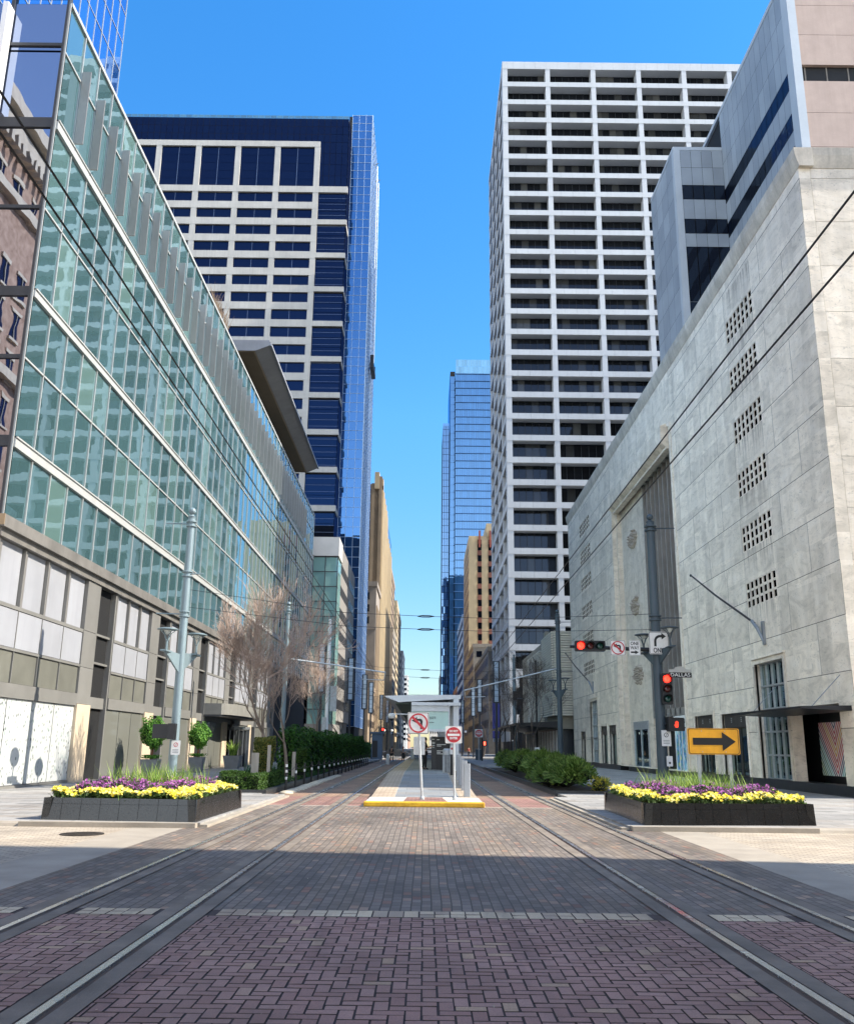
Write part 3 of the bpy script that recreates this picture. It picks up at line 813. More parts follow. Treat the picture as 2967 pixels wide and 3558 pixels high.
# ================================================================== RIGHT: marble clad store
WR = 15.9
def marble():
    m, nt, out = _nt('veined_marble'); p = N(nt, 'ShaderNodeBsdfPrincipled')
    v = coords(nt, (1, 1, 1), True)
    w = rand_node(nt)
    sc_ = nt.nodes.new('ShaderNodeVectorMath'); sc_.operation = 'MULTIPLY_ADD'; sc_.inputs[1].default_value = (30, 30, 30)
    L(nt, w.outputs['Color'], sc_.inputs[0]); L(nt, v, sc_.inputs[2])
    rot = N(nt, 'ShaderNodeMapping'); rot.inputs['Rotation'].default_value = (.6, .5, .4); rot.inputs['Scale'].default_value = (1, 1, 2.2)
    L(nt, sc_.outputs[0], rot.inputs['Vector'])
    n1 = noise(nt, rot.outputs[0], .55, 8, .62, 1.6)
    n2 = noise(nt, rot.outputs[0], 2.6, 7, .65, 2.2)
    c = ramp(nt, n1.outputs['Fac'], [(.3, srgb('#cabfac')), (.5, srgb('#e8dcc8')), (.7, srgb('#f0e6d5'))])
    c = mixc(nt, ramp(nt, n2.outputs['Fac'], [(.33, .55), (.44, 0.0)]), c, srgb('#9a948a'))
    v2 = coords(nt, (1.6, 1.6, .12), True); g = noise(nt, v2, .8, 6, .6)
    c = mixc(nt, ramp(nt, g.outputs['Fac'], [(.5, 0.0), (.8, .28)]), c, srgb('#8c857a'))
    # soft tall streaks painted in place of sun dapples reflected off the glass
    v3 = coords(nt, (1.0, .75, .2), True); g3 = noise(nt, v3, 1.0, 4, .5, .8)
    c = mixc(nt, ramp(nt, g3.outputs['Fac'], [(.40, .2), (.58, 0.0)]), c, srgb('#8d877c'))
    # run-off stains below the vent grilles
    sp_ = N(nt, 'ShaderNodeSeparateXYZ'); g4 = N(nt, 'ShaderNodeNewGeometry'); L(nt, g4.outputs['Position'], sp_.inputs[0])
    band_ = math_(nt, 'ADD', math_(nt, 'COMPARE', sp_.outputs['Y'], 42.35, 1.95), math_(nt, 'COMPARE', sp_.outputs['Y'], 88.65, 2.8))
    fr_ = math_(nt, 'FRACT', math_(nt, 'DIVIDE', math_(nt, 'SUBTRACT', sp_.outputs['Z'], 8.5), 2.83))
    fade_ = ramp(nt, fr_, [(.45, 0.0), (.7, .35), (1.0, .9)])
    v5 = coords(nt, (1, 5.5, .25), True); g5 = noise(nt, v5, 1.0, 4)
    c = mixc(nt, math_(nt, 'MULTIPLY', math_(nt, 'MULTIPLY', band_, fade_), ramp(nt, g5.outputs['Fac'], [(.42, 0.0), (.62, .75)])), c, srgb('#7a6d5c'))
    k = math_(nt, 'MULTIPLY_ADD', w.outputs['Value'], .22, .87)
    cc = N(nt, 'ShaderNodeCombineColor')
    for i in range(3): L(nt, k, cc.inputs[i])
    c = mixc(nt, 1.0, c, cc.outputs[0], 'MULTIPLY')
    L(nt, c, p.inputs['Base Color']); p.inputs['Roughness'].default_value = .55
    nb = noise(nt, v, 6, 6, .6)
    b = N(nt, 'ShaderNodeBump'); b.inputs['Strength'].default_value = .25; b.inputs['Distance'].default_value = .02
    L(nt, nb.outputs['Fac'], b.inputs['Height']); L(nt, b.outputs[0], p.inputs['Normal'])
    L(nt, p.outputs[0], out.inputs[0]); return m
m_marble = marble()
m_black_void = mat('black_void', '#020202', .95, var=0, spec=0)
m_base = mat('black_granite_base', '#26282b', .35, var=.3, scale=5)
st = thing('marble_store', 'white marble clad store building with pierced vent grids and a tall recessed bay', 'store building', (WR, 34, 0))
# openings in the street wall: (y0, y1, z0, z1)
recess = (55.8, 75.5, .5, 22.6)
doors = [(35.35, 40.1, .45, 3.55), (40.4, 43.95, .5, 5.75), (45.65, 49.4, .5, 3.6), (50.9, 54.3, .5, 3.65),
         (76.8, 79.6, .5, 3.7), (80.6, 83.4, .5, 3.7), (84.8, 88.6, .5, 6.1), (91.5, 94.0, .5, 3.4)]
lowrec = []
vents = []
for k in range(6): vents.append((40.35, 44.35, 8.5+k*2.83, 9.8+k*2.83))
for k in range(6): vents.append((85.8, 91.5, 8.7+k*2.83, 10.0+k*2.83))
holes = [recess] + doors + lowrec + vents
ysn = sorted({34.0, 98.8} | {h[0] for h in holes} | {h[1] for h in holes} | {34+2.6*k for k in range(25)})
zsn = sorted({.5, 26.2} | {h[2] for h in holes} | {h[3] for h in holes} | {.5+2.1*k for k in range(13)})
wall = MB()
for a, b in zip(ysn[:-1], ysn[1:]):
    for c, d in zip(zsn[:-1], zsn[1:]):
        if b-a < 1e-6 or d-c < 1e-6: continue
        ym, zm = (a+b)/2, (c+d)/2
        if any(h[0] < ym < h[1] and h[2] < zm < h[3] for h in holes): continue
        wall.box(WR, WR+.5, a, b, c, d)
# merge into panel slabs would hide joints; thin joint lines are real gaps every panel
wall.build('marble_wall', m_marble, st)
jn = MB()
for k in range(1, 13):
    z = .5+2.1*k
    for a, b in ((34, 55.7), (75.6, 98.8)):
        segs = [(a, b)]
        for h in vents+doors:
            if h[2]-.02 < z < h[3]+.02:
                segs = [s for q in segs for s in ((q[0], min(q[1], h[0])), (max(q[0], h[1]), q[1])) if s[1]-s[0] > .05]
        for s in segs: jn.box(WR-.003, WR+.001, s[0], s[1], z-.014, z+.014)
for k in range(25):
    y = 34+2.6*k
    for j in range(13):
        if j % 2 == k % 2: continue
        z0, z1 = .5+2.1*j, min(26.1, .5+2.1*(j+1))
        if any(h[0]-.05 < y < h[1]+.05 and not (h[3] < z0 or h[2] > z1) for h in holes): continue
        jn.box(WR-.003, WR+.001, y-.011, y+.011, z0+.012, z1-.012)
jn.build('panel_joints', mat('stone_joint', '#625c53', .9), st)
MB().box(WR+1.5, 39, 34.6, 98.5, 0, 26.5).build('core', m_dark, st)
fw = MB()
xs_ = [WR+.503+3.2*k for k in range(8)]
for i in range(7):
    for j in range(13):
        a, b = xs_[i], xs_[i+1]; c, d = .5+2.1*j, min(26.2, .5+2.1*(j+1))
        fw.box(a+.01, b-.01, 34.004, 34.5, c+.01, d-.01)
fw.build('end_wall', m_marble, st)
MB().box(WR+.502, 38, 34.03, 34.49, .5, 26.1).build('end_joints', mat('stone_joint', '#77726a', .9), st)
co = MB()
co.prism([(WR-.02, 26.2), (WR-.1, 26.45), (WR-.17, 26.75), (WR-.2, 27.1), (WR+.6, 27.1), (WR+.6, 26.2)], 'y', 33.8, 99)
co.prism([(33.98, 26.2), (33.91, 26.45), (33.84, 26.75), (33.8, 27.1), (34.6, 27.1), (34.6, 26.2)], 'x', WR+.601, 39)
co.build('cornice', mat('cornice_stone', '#b9b2a5', .8, var=.2, scale=.8, grime=.5), st)
MB().box(WR-.05, WR+.6, 33.95, 55.7, -.05, .5).box(WR-.05, WR+.6, 75.6, 98.8, -.05, .5).box(WR+.601, 39, 33.95, 34.5, -.05, .5).build('granite_base', m_base, st)
# vent grids: 3 rows of 7 square holes left between marble bars
for a, b, c, d in vents:
    vb = MB(); n = 7; r = 3
    for i in range(n+1):
        y = a+(b-a)*i/n; vb.box(WR+.005, WR+.05, y-.095, y+.095, c, d)
    for j in range(r+1):
        z = c+(d-c)*j/r; vb.box(WR+.007, WR+.048, a, b, z-.055, z+.055)
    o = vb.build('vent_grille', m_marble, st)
    MB().quad((WR+.055,b,c),(WR+.055,a,c),(WR+.055,a,d),(WR+.055,b,d)).build('vent_shaft', m_black_void, o)
# tall recess: splayed jambs, soffit, bronze ribs and windows
y0, y1, z0, z1 = recess
m_bronze = mat('bronze_rib', '#8c8882', .55, metal=.2, var=.15, scale=1)
for s, y in ((1, y0), (-1, y1)):
    jb = MB()
    for k in range(3): 
        yy = y+s*k*.45
        jb.box(WR-.06+k*.35, WR+2.6, *sorted((yy, yy+s*.44)), .5, z1-.01)
    jb.build('fluted_jamb', m_marble, st)
hd = MB()
for k in range(24):
    ya_ = y0+1.0+(y1-y0-2)*k/24; hd.prism([(WR+.36, z1-1.35), (WR-.12, z1-1.35), (WR-.42, z1-1.1), (WR-.42, z1+.1), (WR-.05, z1+.25), (WR+.36, z1+.25)], 'y', ya_+.03, ya_+(y1-y0-2)/24-.03)
hd.box(WR-.1, WR+.35, y0+1.0, y1-1.0, z1-1.5, z1-1.351)
hd.build('fluted_lintel', m_marble, st)
MB().box(WR+.36, WR+2.6, y0+1.4, y1-1.4, z1-1.25, z1).build('recess_soffit', m_conc_pale, st)
MB().box(WR+.3, WR+2.6, y0+1.36, y1-1.36, -.05, .45).build('recess_step', m_base, st)
rw = MB(); rr_ = MB(); sp_ = MB()
ya, yb = 58.2, 66.6
for k in range(8):
    a = ya+1.17*k
    rr_.box(WR+.55, WR+1.2, a-.10, a+.10, 3.95, z1-1.3)
    if k < 7:
        for zz0, zz1 in ((4.6, 8.4), (10.6, 14.6), (16.6, 21.2)): rw.quad((WR+1.0,a+.1,zz0),(WR+1.0,a+1.1,zz0),(WR+1.0,a+1.1,zz1),(WR+1.0,a+.1,zz1))
        for zz0, zz1 in ((8.4, 10.6), (14.6, 16.6)): sp_.box(WR+.85, WR+1.2, a+.1, a+1.1, zz0, zz1)
g_shop = glass('shop_glass', '#0d1718', '#9fb3b3', .3, .9, .02, wav=.004, wscale=.8, tilt=.006)
rw.build('bay_window', g_shop, st); rr_.build('bronze_ribs', m_bronze, st); sp_.build('bronze_spandrels', m_bronze, st)
MB().box(WR+.6, WR+2.2, 66.7, 74.1, .5, z1-1.3).build('recess_panel', m_marble, st)
MB().box(WR+.8, WR+2.2, 66.3, 66.69, .5, z1-1.3).build('recess_pier', m_marble, st)
MB().box(WR+.55, WR+1.3, 57.2, 66.29, 3.9, 4.4).build('bronze_spandrels', m_bronze, st)
_w = MB(); _w.quad((WR+.57, 68.2, .5), (WR+.57, 72.6, .5), (WR+.57, 72.6, 3.2), (WR+.57, 68.2, 3.2)); _o = _w.build('shop_window', g_shop, st)
MB().box(WR+.5, WR+.6, 68.2, 72.6, 3.2, 3.8).box(WR+.5, WR+.6, 70.35, 70.45, .5, 3.2).box(WR+.5, WR+.6, 68.1, 68.2, .5, 3.8).box(WR+.5, WR+.6, 72.6, 72.7, .5, 3.8).build('window_frame', m_galv, _o)
# carved rosettes on the recess panel
for lab, z in (('top', 18.0), ('middle', 12.65), ('bottom', 7.25)):
    md = MB()
    for k in range(60):
        a = R.uniform(0, 6.28); r = math.sqrt(R.random()); yy = 70.2+math.cos(a)*r*1.25; zz = z+math.sin(a)*r*.62*1.15
        s = R.uniform(.10, .24)
        md.add([(WR+.59, yy-s, zz), (WR+.59, yy, zz-s), (WR+.59, yy+s, zz), (WR+.59, yy, zz+s), (WR+.38-R.random()*.15, yy+R.uniform(-.05,.05), zz)], [(0,1,4),(1,2,4),(2,3,4),(3,0,4)])
    tag(md.build('carved_rosette', mat('rosette_stone', '#a39a8c', .8, var=.25, scale=4)), '%s carved leaf rosette of three on the marble recess' % lab, 'carving', 'carved rosettes on the marble wall')
# shop windows with metal heads
m_head = mat('window_head', '#4b4845', .5, metal=.4, var=.15, scale=2)
for i, (a, b, c, d) in enumerate(doors):
    if i == 0: continue
    tall = d > 5
    w = MB(); f = MB(); ny = 5 if tall else 2; nz = 5 if tall else 1
    top = d if tall else d-.72
    for p in range(ny):
        for q in range(nz):
            ya_, yb_ = a+(b-a)*p/ny, a+(b-a)*(p+1)/ny; za_, zb_ = c+(top-c)*q/nz, c+(top-c)*(q+1)/nz
            w.quad((WR+.3,ya_+.04,za_+.04),(WR+.3,yb_-.04,za_+.04),(WR+.3,yb_-.04,zb_-.04),(WR+.3,ya_+.04,zb_-.04))
    o = w.build('shop_window', g_shop, st)
    for p in range(ny+1):
        y = a+(b-a)*p/ny; f.box(WR+.22, WR+.36, max(a, y-.035), min(b, y+.035), c, top)
    for q in range(nz+1):
        z = c+(top-c)*q/nz; f.box(WR+.2, WR+.35, a, b, max(c, z-.04), min(top, z+.04))
    f.build('window_frame', m_galv if tall else m_head, o)
    if not tall:
        MB().box(WR+.12, WR+.4, a, b, top+.001, d).build('window_head', m_head, o)
        hb_ = MB()
        for t in (.3, .7):
            y = a+(b-a)*t
            for k in range(3): hb_.box(WR+.10, WR+.12, y-.06, y+.06, d-.45+k*.09, d-.40+k*.09)
        hb_.build('head_ornament', m_galv, o)
    su = MB()
    for (p0, p1) in ((a-.22, a), (b, b+.22)): su.box(WR-.05, WR+.1, p0, p1, .5, d+.0)
    su.box(WR-.05, WR+.1, a-.22, b+.22, d+.001, d+.22)
    if tall: su.box(WR-.12, WR+.1, a-.3, b+.3, d+.221, d+.32)
    su.build('window_surround', m_marble, o)
# mural entrance at the corner
a, b, c, d = doors[0]
dr = MB().box(WR+.501, WR+1.6, a, b, .05, .45); dr.build('door_step', m_base, st)
MB().box(WR+1.35, WR+1.45, a-.3, b+.3, .3, 3.56).build('door_back', m_black, st)
MB().box(WR+.12, WR+.4, a, b, 3.56, 4.2).build('door_head', m_head, st)
tw = thing('garage_door', 'pale glazed garage entrance with a painted blue and green picture under the recess', 'entrance', (WR+.5, 58.8, .4))
def mural_blue():
    m, nt, out = _nt('blue_green_picture'); p = N(nt, 'ShaderNodeBsdfPrincipled')
    v = coords(nt, (1, 1, 1)); n = noise(nt, v, 1.6, 4, .6, 1.2)
    c = ramp(nt, n.outputs['Fac'], [(.30, srgb('#eef0e8')), (.42, srgb('#8fd0e0')), (.52, srgb('#2d6fb8')), (.60, srgb('#5fae7a')), (.68, srgb('#e9e36a')), (.78, srgb('#f2f2ea'))])
    L(nt, c, p.inputs['Base Color']); p.inputs['Roughness'].default_value = .3; L(nt, p.outputs[0], out.inputs[0]); return m
MB().box(WR+.45, WR+.5, 57.3, 60.4, .45, 3.05).build('picture_panel', mural_blue(), tw)
fm = MB()
for y in (57.3, 58.05, 58.85, 59.6, 60.4): fm.box(WR+.4, WR+.449, y-.03, y+.03, .5, 3.05)
fm.build('door_frame', m_white, tw)
sgn = thing('garage_sign', 'white sign board reading 1111 MAIN GARAGE over the garage entrance', 'sign', (WR+.45, 58.8, 3.2))
MB().box(WR+.40, WR+.48, 57.1, 60.6, 3.12, 3.85).build('board', m_white, sgn)
text('1111 MAIN GARAGE', .42, (WR+.39, 58.85, 3.49), m_black, sgn, '-x', width=3.1)
mu_ = thing('mural_poster', 'bright poster of nested coloured chevrons in the dark corner entrance', 'poster', (WR+1.3, 38.7, 1.5))
cols_ = ['#e9e4d8', '#d9a13a', '#e9e4d8', '#b8253a', '#e8d9d2', '#c43a3f', '#f0ebe4', '#c2284c', '#efe9e4', '#2c2f6e', '#efe9e4', '#2a2f63', '#e8efe9', '#7fc0c4', '#eef2ee', '#2f8f7a', '#e8efe9', '#69aeb4', '#eef2ee', '#2f8f7a', '#e8efe9', '#5f9a4a', '#eef2ee', '#2f8f7a', '#e8efe9', '#5f9a4a', '#e8efe9', '#2f8f7a', '#eef2ee']
Y0m, Y1m, Z0m, Z1m = 38.0, 40.45, .75, 2.95
XM = WR+1.30
def clip(poly, ax, v, keep_gt):
    o = []
    for i in range(len(poly)):
        p, q = poly[i], poly[(i+1) % len(poly)]
        ip = (p[ax] >= v) == keep_gt or p[ax] == v; iq = (q[ax] >= v) == keep_gt or q[ax] == v
        if ip: o.append(p)
        if ip != iq:
            t = (v-p[ax])/(q[ax]-p[ax]); o.append((p[0]+(q[0]-p[0])*t, p[1]+(q[1]-p[1])*t))
    return o
bystripe = {}
ym = 38.95
for k, cc in list(enumerate(cols_)) + [(-q, cols_[q]) for q in range(1, 16)]:
    if abs(k) < 3: cc = ['#e9e4d8', '#d9a13a', '#efe9e4'][abs(k)]
    w0, w1 = k*.085-.02, (k+1)*.085-.02
    for s in (1, -1):
        # chevron opening upward: arms rise away from the apex
        zb0 = 1.7-w1*1.35; zb1 = 1.7-w0*1.35
        poly = [(ym, zb0), (ym+s*4, zb0+4*1.35), (ym+s*4, zb1+4*1.35), (ym, zb1)]
        for ax, v, g in ((0, Y0m, True), (0, Y1m, False), (1, Z0m, True), (1, Z1m, False)):
            if poly: poly = clip(poly, ax, v, g)
        if len(poly) > 2: bystripe.setdefault(cc, MB()).add([(XM, p[0], p[1]) for p in poly], [tuple(range(len(poly)))])
MB().box(XM+.005, XM+.04, Y0m, Y1m, Z0m, Z1m).build('panel', m_white, mu_)
mb = MB(); ml = []
for i, (cc, q) in enumerate(bystripe.items()): mb.add(q.v, q.f, i); ml.append(mat('poster_'+cc[1:], cc, .4, var=.04))
mb.build('stripes', ml, mu_)
ca = thing('entrance_awning', 'thin black steel awning over the dark corner entrance of the marble store', 'awning', (WR, 38.5, 3.3))
MB().prism([(WR-1.9, 3.30), (WR+.1, 3.22), (WR+.1, 3.42), (WR-1.9, 3.38)], 'y', 34.3, 42.2).build('slab', m_black, ca)
MB().tube([(WR-1.2, 35, 3.4), (WR, 35, 4.6)], .015, 6).tube([(WR-1.2, 41.4, 3.4), (WR, 41.4, 4.6)], .015, 6).build('stay_rods', m_steel, ca)
# flagpoles
def flagpole(y, z, lab):
    t = thing('flagpole', lab, 'flagpole', (WR, y, z), 'bare flagpoles on the marble wall')
    MB().tube([(WR-.3, y+.35, z+.55), (WR-1.2, y+3.0, z+2.3), (WR-1.75, y+5.2, z+3.75)], [.055, .05, .04], 8).build('pole', mat('pole_brown', '#3c3230', .5, var=.2), t)
    MB().lathe((WR-1.75, y+5.2, z+3.72), [(.02, -.06), (.07, 0), (.05, .06), (0, .1)], 8).build('finial', m_black, t)
    br = MB().box(WR-.1, WR-.001, y-.12, y+.12, z-.5, z+.6).tube([(WR-.08, y, z-.35), (WR-.25, y+.2, z+.3), (WR-.38, y+.52, z+.7)], [.06, .09, .075], 8)
    br.build('bracket', m_steel, t)
flagpole(42.35, 7.05, 'long bare flagpole slanting out above the tall shop window')
flagpole(86.5, 7.3, 'bare flagpole at the far end of the marble wall beside the louvred building')

# ------------------------------------------------------------------ grey panelled tower with ribbon windows behind the store
gy = thing('ribbon_tower', 'tall grey panelled tower with ribbon windows and a pinkish end wall behind the store', 'office tower', (60, 92, 0))
def panels():
    m, nt, out = _nt('grey_panel_cladding'); p = N(nt, 'ShaderNodeBsdfPrincipled')
    w = rand_node(nt); c = ramp(nt, w.outputs['Value'], [(0, srgb('#858c92')), (1, srgb('#969da2'))])
    n = noise(nt, coords(nt, (1, 1, 1), True), .25, 4); c = mixc(nt, .3, c, ramp(nt, n.outputs['Fac'], [(.3, .3), (.7, .7)]), 'OVERLAY')
    L(nt, c, p.inputs['Base Color']); p.inputs['Roughness'].default_value = .5; L(nt, p.outputs[0], out.inputs[0]); return m
m_gpan = panels()
m_gedge = mat('pale_panel_edge', '#a9afb3', .5, var=.06, scale=.3)
XG, XS = 40.0, 33.3
YG0, YG1, YS0 = 84.0, 107.5, 107.5
ZT, ZS = 87.2, 81.7
MB().box(XG+.3, 90, YG0+.65, 120, 20, ZT).build('core', m_dark, gy)
MB().box(XS+.3, XG+.29, YS0+.3, 120, 20, ZS).build('step_core', m_dark, gy)
bands = [(68.0, 71.2), (61.0, 64.2), (54.2, 57.4), (47, 50.2)]      # ribbon windows
def face(pts_fn, u0, u1, zlo, zhi, wins, nw, name):
    pm, wm, mm = MB(), MB(), MB()
    zs = [zlo]
    for a, b in sorted(wins): zs += [a, b]
    zs.append(zhi)
    for i in range(len(zs)-1):
        win = any(abs(zs[i]-a) < .01 for a, b in wins)
        c, d = zs[i], zs[i+1]
        n = nw
        rows = 1 if win else max(1, round((d-c)/3.4))
        for k in range(n):
            for r in range(rows):
                ua, ub = u0+(u1-u0)*k/n, u0+(u1-u0)*(k+1)/n
                za, zb = c+(d-c)*r/rows, c+(d-c)*(r+1)/rows
                g = .02
                g = .06 if win else .02
                pm.quad(*pts_fn(ua+g, ub-g, za+g, zb-g))
        pm.build('window_band' if win else 'panel_band', g_deep2 if win else m_gpan, gy); pm = MB()
g_deep2 = glass('dark_ribbon_glass', '#0a0d12', '#5a6a80', .22, .8, .015, wav=.004, tilt=.01, bvar=.4)
face(lambda a, b, c, d: ((XG, b, c), (XG, a, c), (XG, a, d), (XG, b, d)), YG0+1.6, YG1, 24, ZT, [(73.3, 75.5), (68.1, 70.3), (63.9, 66.2), (58.5, 61)], 13, 'street_side')
face(lambda a, b, c, d: ((a, YS0, c), (b, YS0, c), (b, YS0, d), (a, YS0, d)), XS+.9, XG, 24, ZS, [(74.0, 76.2), (68.8, 71.0), (64.1, 66.8), (61.4, 64.09), (58.7, 61.39), (56.0, 58.69), (53.3, 55.99), (50.6, 53.29), (47.9, 50.59)], 4, 'step_front')
face(lambda a, b, c, d: ((XS, b, c), (XS, a, c), (XS, a, d), (XS, b, d)), YS0+.9, 120, 24, ZS, [], 4, 'step_side')
MB().box(XG-.03, XG+.9, YG0-.0, YG0+1.58, 24, ZT).build('corner_trim', m_gedge, gy)
MB().box(XS-.03, XS+.88, YS0-.03, YS0+.88, 24, ZS).box(XS-.05, XG-.01, YS0-.02, 120, ZS, ZS+.5).box(XG-.05, 90, YG0+1.6, 120, ZT, ZT+.6).build('coping', m_gedge, gy)
m_pink = mat('pink_concrete', '#a89488', .85, var=.08, scale=.5, bump=.2, grime=.12)
pk = MB(); sl = MB()
rows_ = [(24, 30), (30, 36), (36, 42), (42, 48), (48, 54.5), (54.5, 60), (60, 65), (65, 69.3), (69.3, 73.4), (75.5, 79.5), (79.5, 83.5), (83.5, 87.2)]
for z0, z1 in rows_:
    for i in range(4): pk.box(XG+.92+i*8.5+.02, XG+.92+(i+1)*8.5-.02, YG0+.2, YG0+.6, z0+.02, z1-.02)
pk.build('end_wall', m_pink, gy)
sl.box(XG+1.4, 76, YG0+2.2, YG0+2.4, 73.4, 75.5)
for k in range(9): sl.box(XG+1.4+k*2.4, XG+1.55+k*2.4, YG0+.6, YG0+2.2, 73.4, 75.5)
sl.build('slot', mat('slot_grey', '#6d675f', .8, var=.2), gy)

# ------------------------------------------------------------------ white grid tower with deep set windows
wt = thing('white_grid_tower', 'tall white concrete tower with a deep square grid of recessed dark windows', 'office tower', (43, 172, 0))
m_wc = mat('white_concrete', '#b3b5b6', .7, var=.06, scale=.15, bump=.05, grime=.10)
g_off = glass('office_glass', '#0d0f11', '#566478', .12, .7, .02, wav=.003, tilt=.01, bvar=.5, blind='#4a4a46')
TX0, TY0, TZ = 15.9, 172.0, 152.3
XW, YW = 76.0, 216.0
DP = 2.3
FH = 4.67; NF = 29; SP = 1.2
ztop = [150.4-FH*k for k in range(NF)]           # top of each opening
MB().box(TX0+DP+.1, XW, TY0+DP+.1, YW, 0, TZ).build('core', m_dark, wt)
fr = MB()
cx = [15.9, 26.1, 36.35, 46.6, 56.85, 67.1, 77.35]
for i, x in enumerate(cx):
    a = x if i == 0 else x-.52; b = x+1.15 if i == 0 else x+.52
    fr.box(a, b, TY0, TY0+DP, 3, TZ-.01)
cyy = [172, 182.9, 193.8, 204.7, 215.0]
for i, y in enumerate(cyy):
    if i: fr.box(TX0, TX0+DP, y-.7, y+.7, 3, TZ-.01)
fr.build('columns', m_wc, wt)
fl = MB()
for k, zt_ in enumerate([TZ]+[z-FH+SP for z in ztop]):
    zb = ztop[0] if k == 0 else ztop[k-1]-FH
    zz = 1.75
    z1 = TZ if k == 0 else zt_; z0 = z1-(TZ-ztop[0] if k == 0 else SP)
    # spandrel in jointed panels along both faces, floor slab behind
    for i in range(24):
        a = TX0-.03+(XW-TX0)*i/24; b = TX0-.03+(XW-TX0)*(i+1)/24
        fl.box(a+.012, b-.012, TY0-.05, TY0+.5, z0, z1)
    for i in range(16):
        a = TY0+.52+(YW-TY0-.5)*i/16; b = TY0+.52+(YW-TY0-.5)*(i+1)/16
        fl.box(TX0-.05, TX0+.5, a+.012, b-.012, z0, z1)
    fl.box(TX0+.501, XW, TY0+.501, TY0+DP+.3, z0+.05, z1-.05); fl.box(TX0+.501, TX0+DP+.3, TY0+DP+.301, YW, z0+.05, z1-.05)
fl.build('spandrels', m_wc, wt)
nw = 0; wr = MB(); wm = MB()
order = [(b, k) for k in range(NF) for b in range(5)]
for b, k in order:
    x0 = cx[b]+(1.15 if b == 0 else .52); x1 = cx[b+1]-.52
    zt_ = ztop[k]; zb = zt_-FH+SP
    w = MB(); n = 6
    for i in range(n): w.quad((x0+(x1-x0)*i/n+.03, TY0+DP, zb), (x0+(x1-x0)*(i+1)/n-.03, TY0+DP, zb), (x0+(x1-x0)*(i+1)/n-.03, TY0+DP, zt_), (x0+(x1-x0)*i/n+.03, TY0+DP, zt_))
    vis = x1 < 58
    if vis and nw < 96: w.build('window', g_off, wt); nw += 1
    else: wr.add(w.v, w.f)
    for i in range(n+1): wm.box(x0+(x1-x0)*i/n-.04, x0+(x1-x0)*i/n+.04, TY0+DP-.1, TY0+DP+.02, zb, zt_)
    wm.box(x0, x1, TY0+DP-.08, TY0+DP+.02, zb, zb+.35)
for k in range(NF):
    for b in range(4):
        a, c = cyy[b]+(.7 if b else 2.4), cyy[b+1]-.7; zt_ = ztop[k]; zb = zt_-FH+SP
        wr.quad((TX0+DP, c, zb), (TX0+DP, a, zb), (TX0+DP, a, zt_), (TX0+DP, c, zt_))
        for i in range(6): wm.box(TX0+DP-.08, TX0+DP+.02, a+(c-a)*i/5-.04, a+(c-a)*i/5+.04, zb, zt_)
stuff(wr.build('windows', g_off, wt)); wm.build('window_mullions', mat('bronze_mullion', '#23262a', .5, metal=.3), wt)
MB().box(TX0+3.2, XW, TY0+3.0, YW, 0, 13).build('ground_floor', m_shade, wt)
for a, b, y in ((4, 10, 174), ):
    pass
# plaza furniture in front of it: low white block walls
pw = MB().box(15.5, 17.2, 168, 171.5, 4.5, 7.6).box(15.5, 17.3, 168, 171.5, 12.5, 15.0)
tag(pw.build('sign_slab', m_wc), 'white slab signs standing by the foot of the white grid tower', 'sign')

# ------------------------------------------------------------------ louvred building and dark canopy past the marble store
lv = thing('louvred_building', 'low cream louvred building with a dark canopy past the marble store', 'building', (14, 108, 0))
m_lou = mat('cream_louvre', '#cfc8b4', .6, var=.06, scale=.6)
lo = MB()
for k in range(34):
    z = 5.2+k*.27
    lo.box(14.1, 24, 99.6, 100.2, z, z+.2); lo.box(13.9, 14.4, 100.3, 109, z, z+.2); lo.box(13.9, 14.4, 111, 124, z-1, z-.8)
lo.build('louvres', m_lou, lv)
MB().box(14.5, 40, 100.3, 136, 3.8, 14.4).box(14.45, 14.9, 109, 111, 3.8, 15.4).build('wall', mat('louvre_wall', '#8b8575', .8, var=.1), lv)
MB().box(14.8, 40, 101, 136, 0, 3.79).build('shopfront', m_shade, lv)
sf2 = MB()
for k in range(14): sf2.box(14.65, 14.82, 101+k*2.5, 101.12+k*2.5, .1, 3.7)
sf2.build('shopfront_mullions', m_galv, lv)
MB().prism([(9.8, 4.1), (9.8, 4.35), (14.6, 4.6), (14.6, 3.9)], 'y', 100, 134).build('canopy', m_black, lv)
cp = MB()
for k in range(5): cp.box(10.1, 10.25, 101+k*8, 101.15+k*8, .1, 4.1)
cp.build('canopy_posts', m_black, lv)

# ------------------------------------------------------------------ farther right: brick tower, blue slabs, glass skyscraper, low blocks
m_tanb = mat('tan_brick', '#b8a582', .85, var=.08, scale=.4, bump=.15)
tbk = thing('brick_tower', 'tan brick tower with dark window strips and rust red panels', 'office tower', (24, 338, 0))
MB().box(16.2, 40, 338, 384, 0, 80.5).box(23, 40, 337.8, 384, 80.5, 85.5).build('wall', m_tanb, tbk)
w = MB(); rp = MB()
for j in range(17):
    z = 6+j*4.3
    for x in (20.3, 24.4, 28.5):
        w.quad((x-.75,337.75,z),(x+.75,337.75,z),(x+.75,337.75,z+2.4),(x-.75,337.75,z+2.4)); rp.box(x-.75, x+.75, 337.7, 337.99, z+2.42, z+4.25)
    for i in range(7): w.quad((16.15, 340+i*6+2, z), (16.15, 340+i*6, z), (16.15, 340+i*6, z+2.4), (16.15, 340+i*6+2, z+2.4))
w.build('windows', g_deep, tbk); rp.build('rust_panels', mat('rust_panel', '#75493a', .7, var=.2), tbk)
fl_ = MB()
for x in (20.3, 24.4): fl_.box(x-.35, x+.35, 337.2, 337.7, 76, 82.5 if x < 25 else 86)
fl_.build('red_fins', mat('red_fin', '#8a4433', .6, var=.1), tbk)
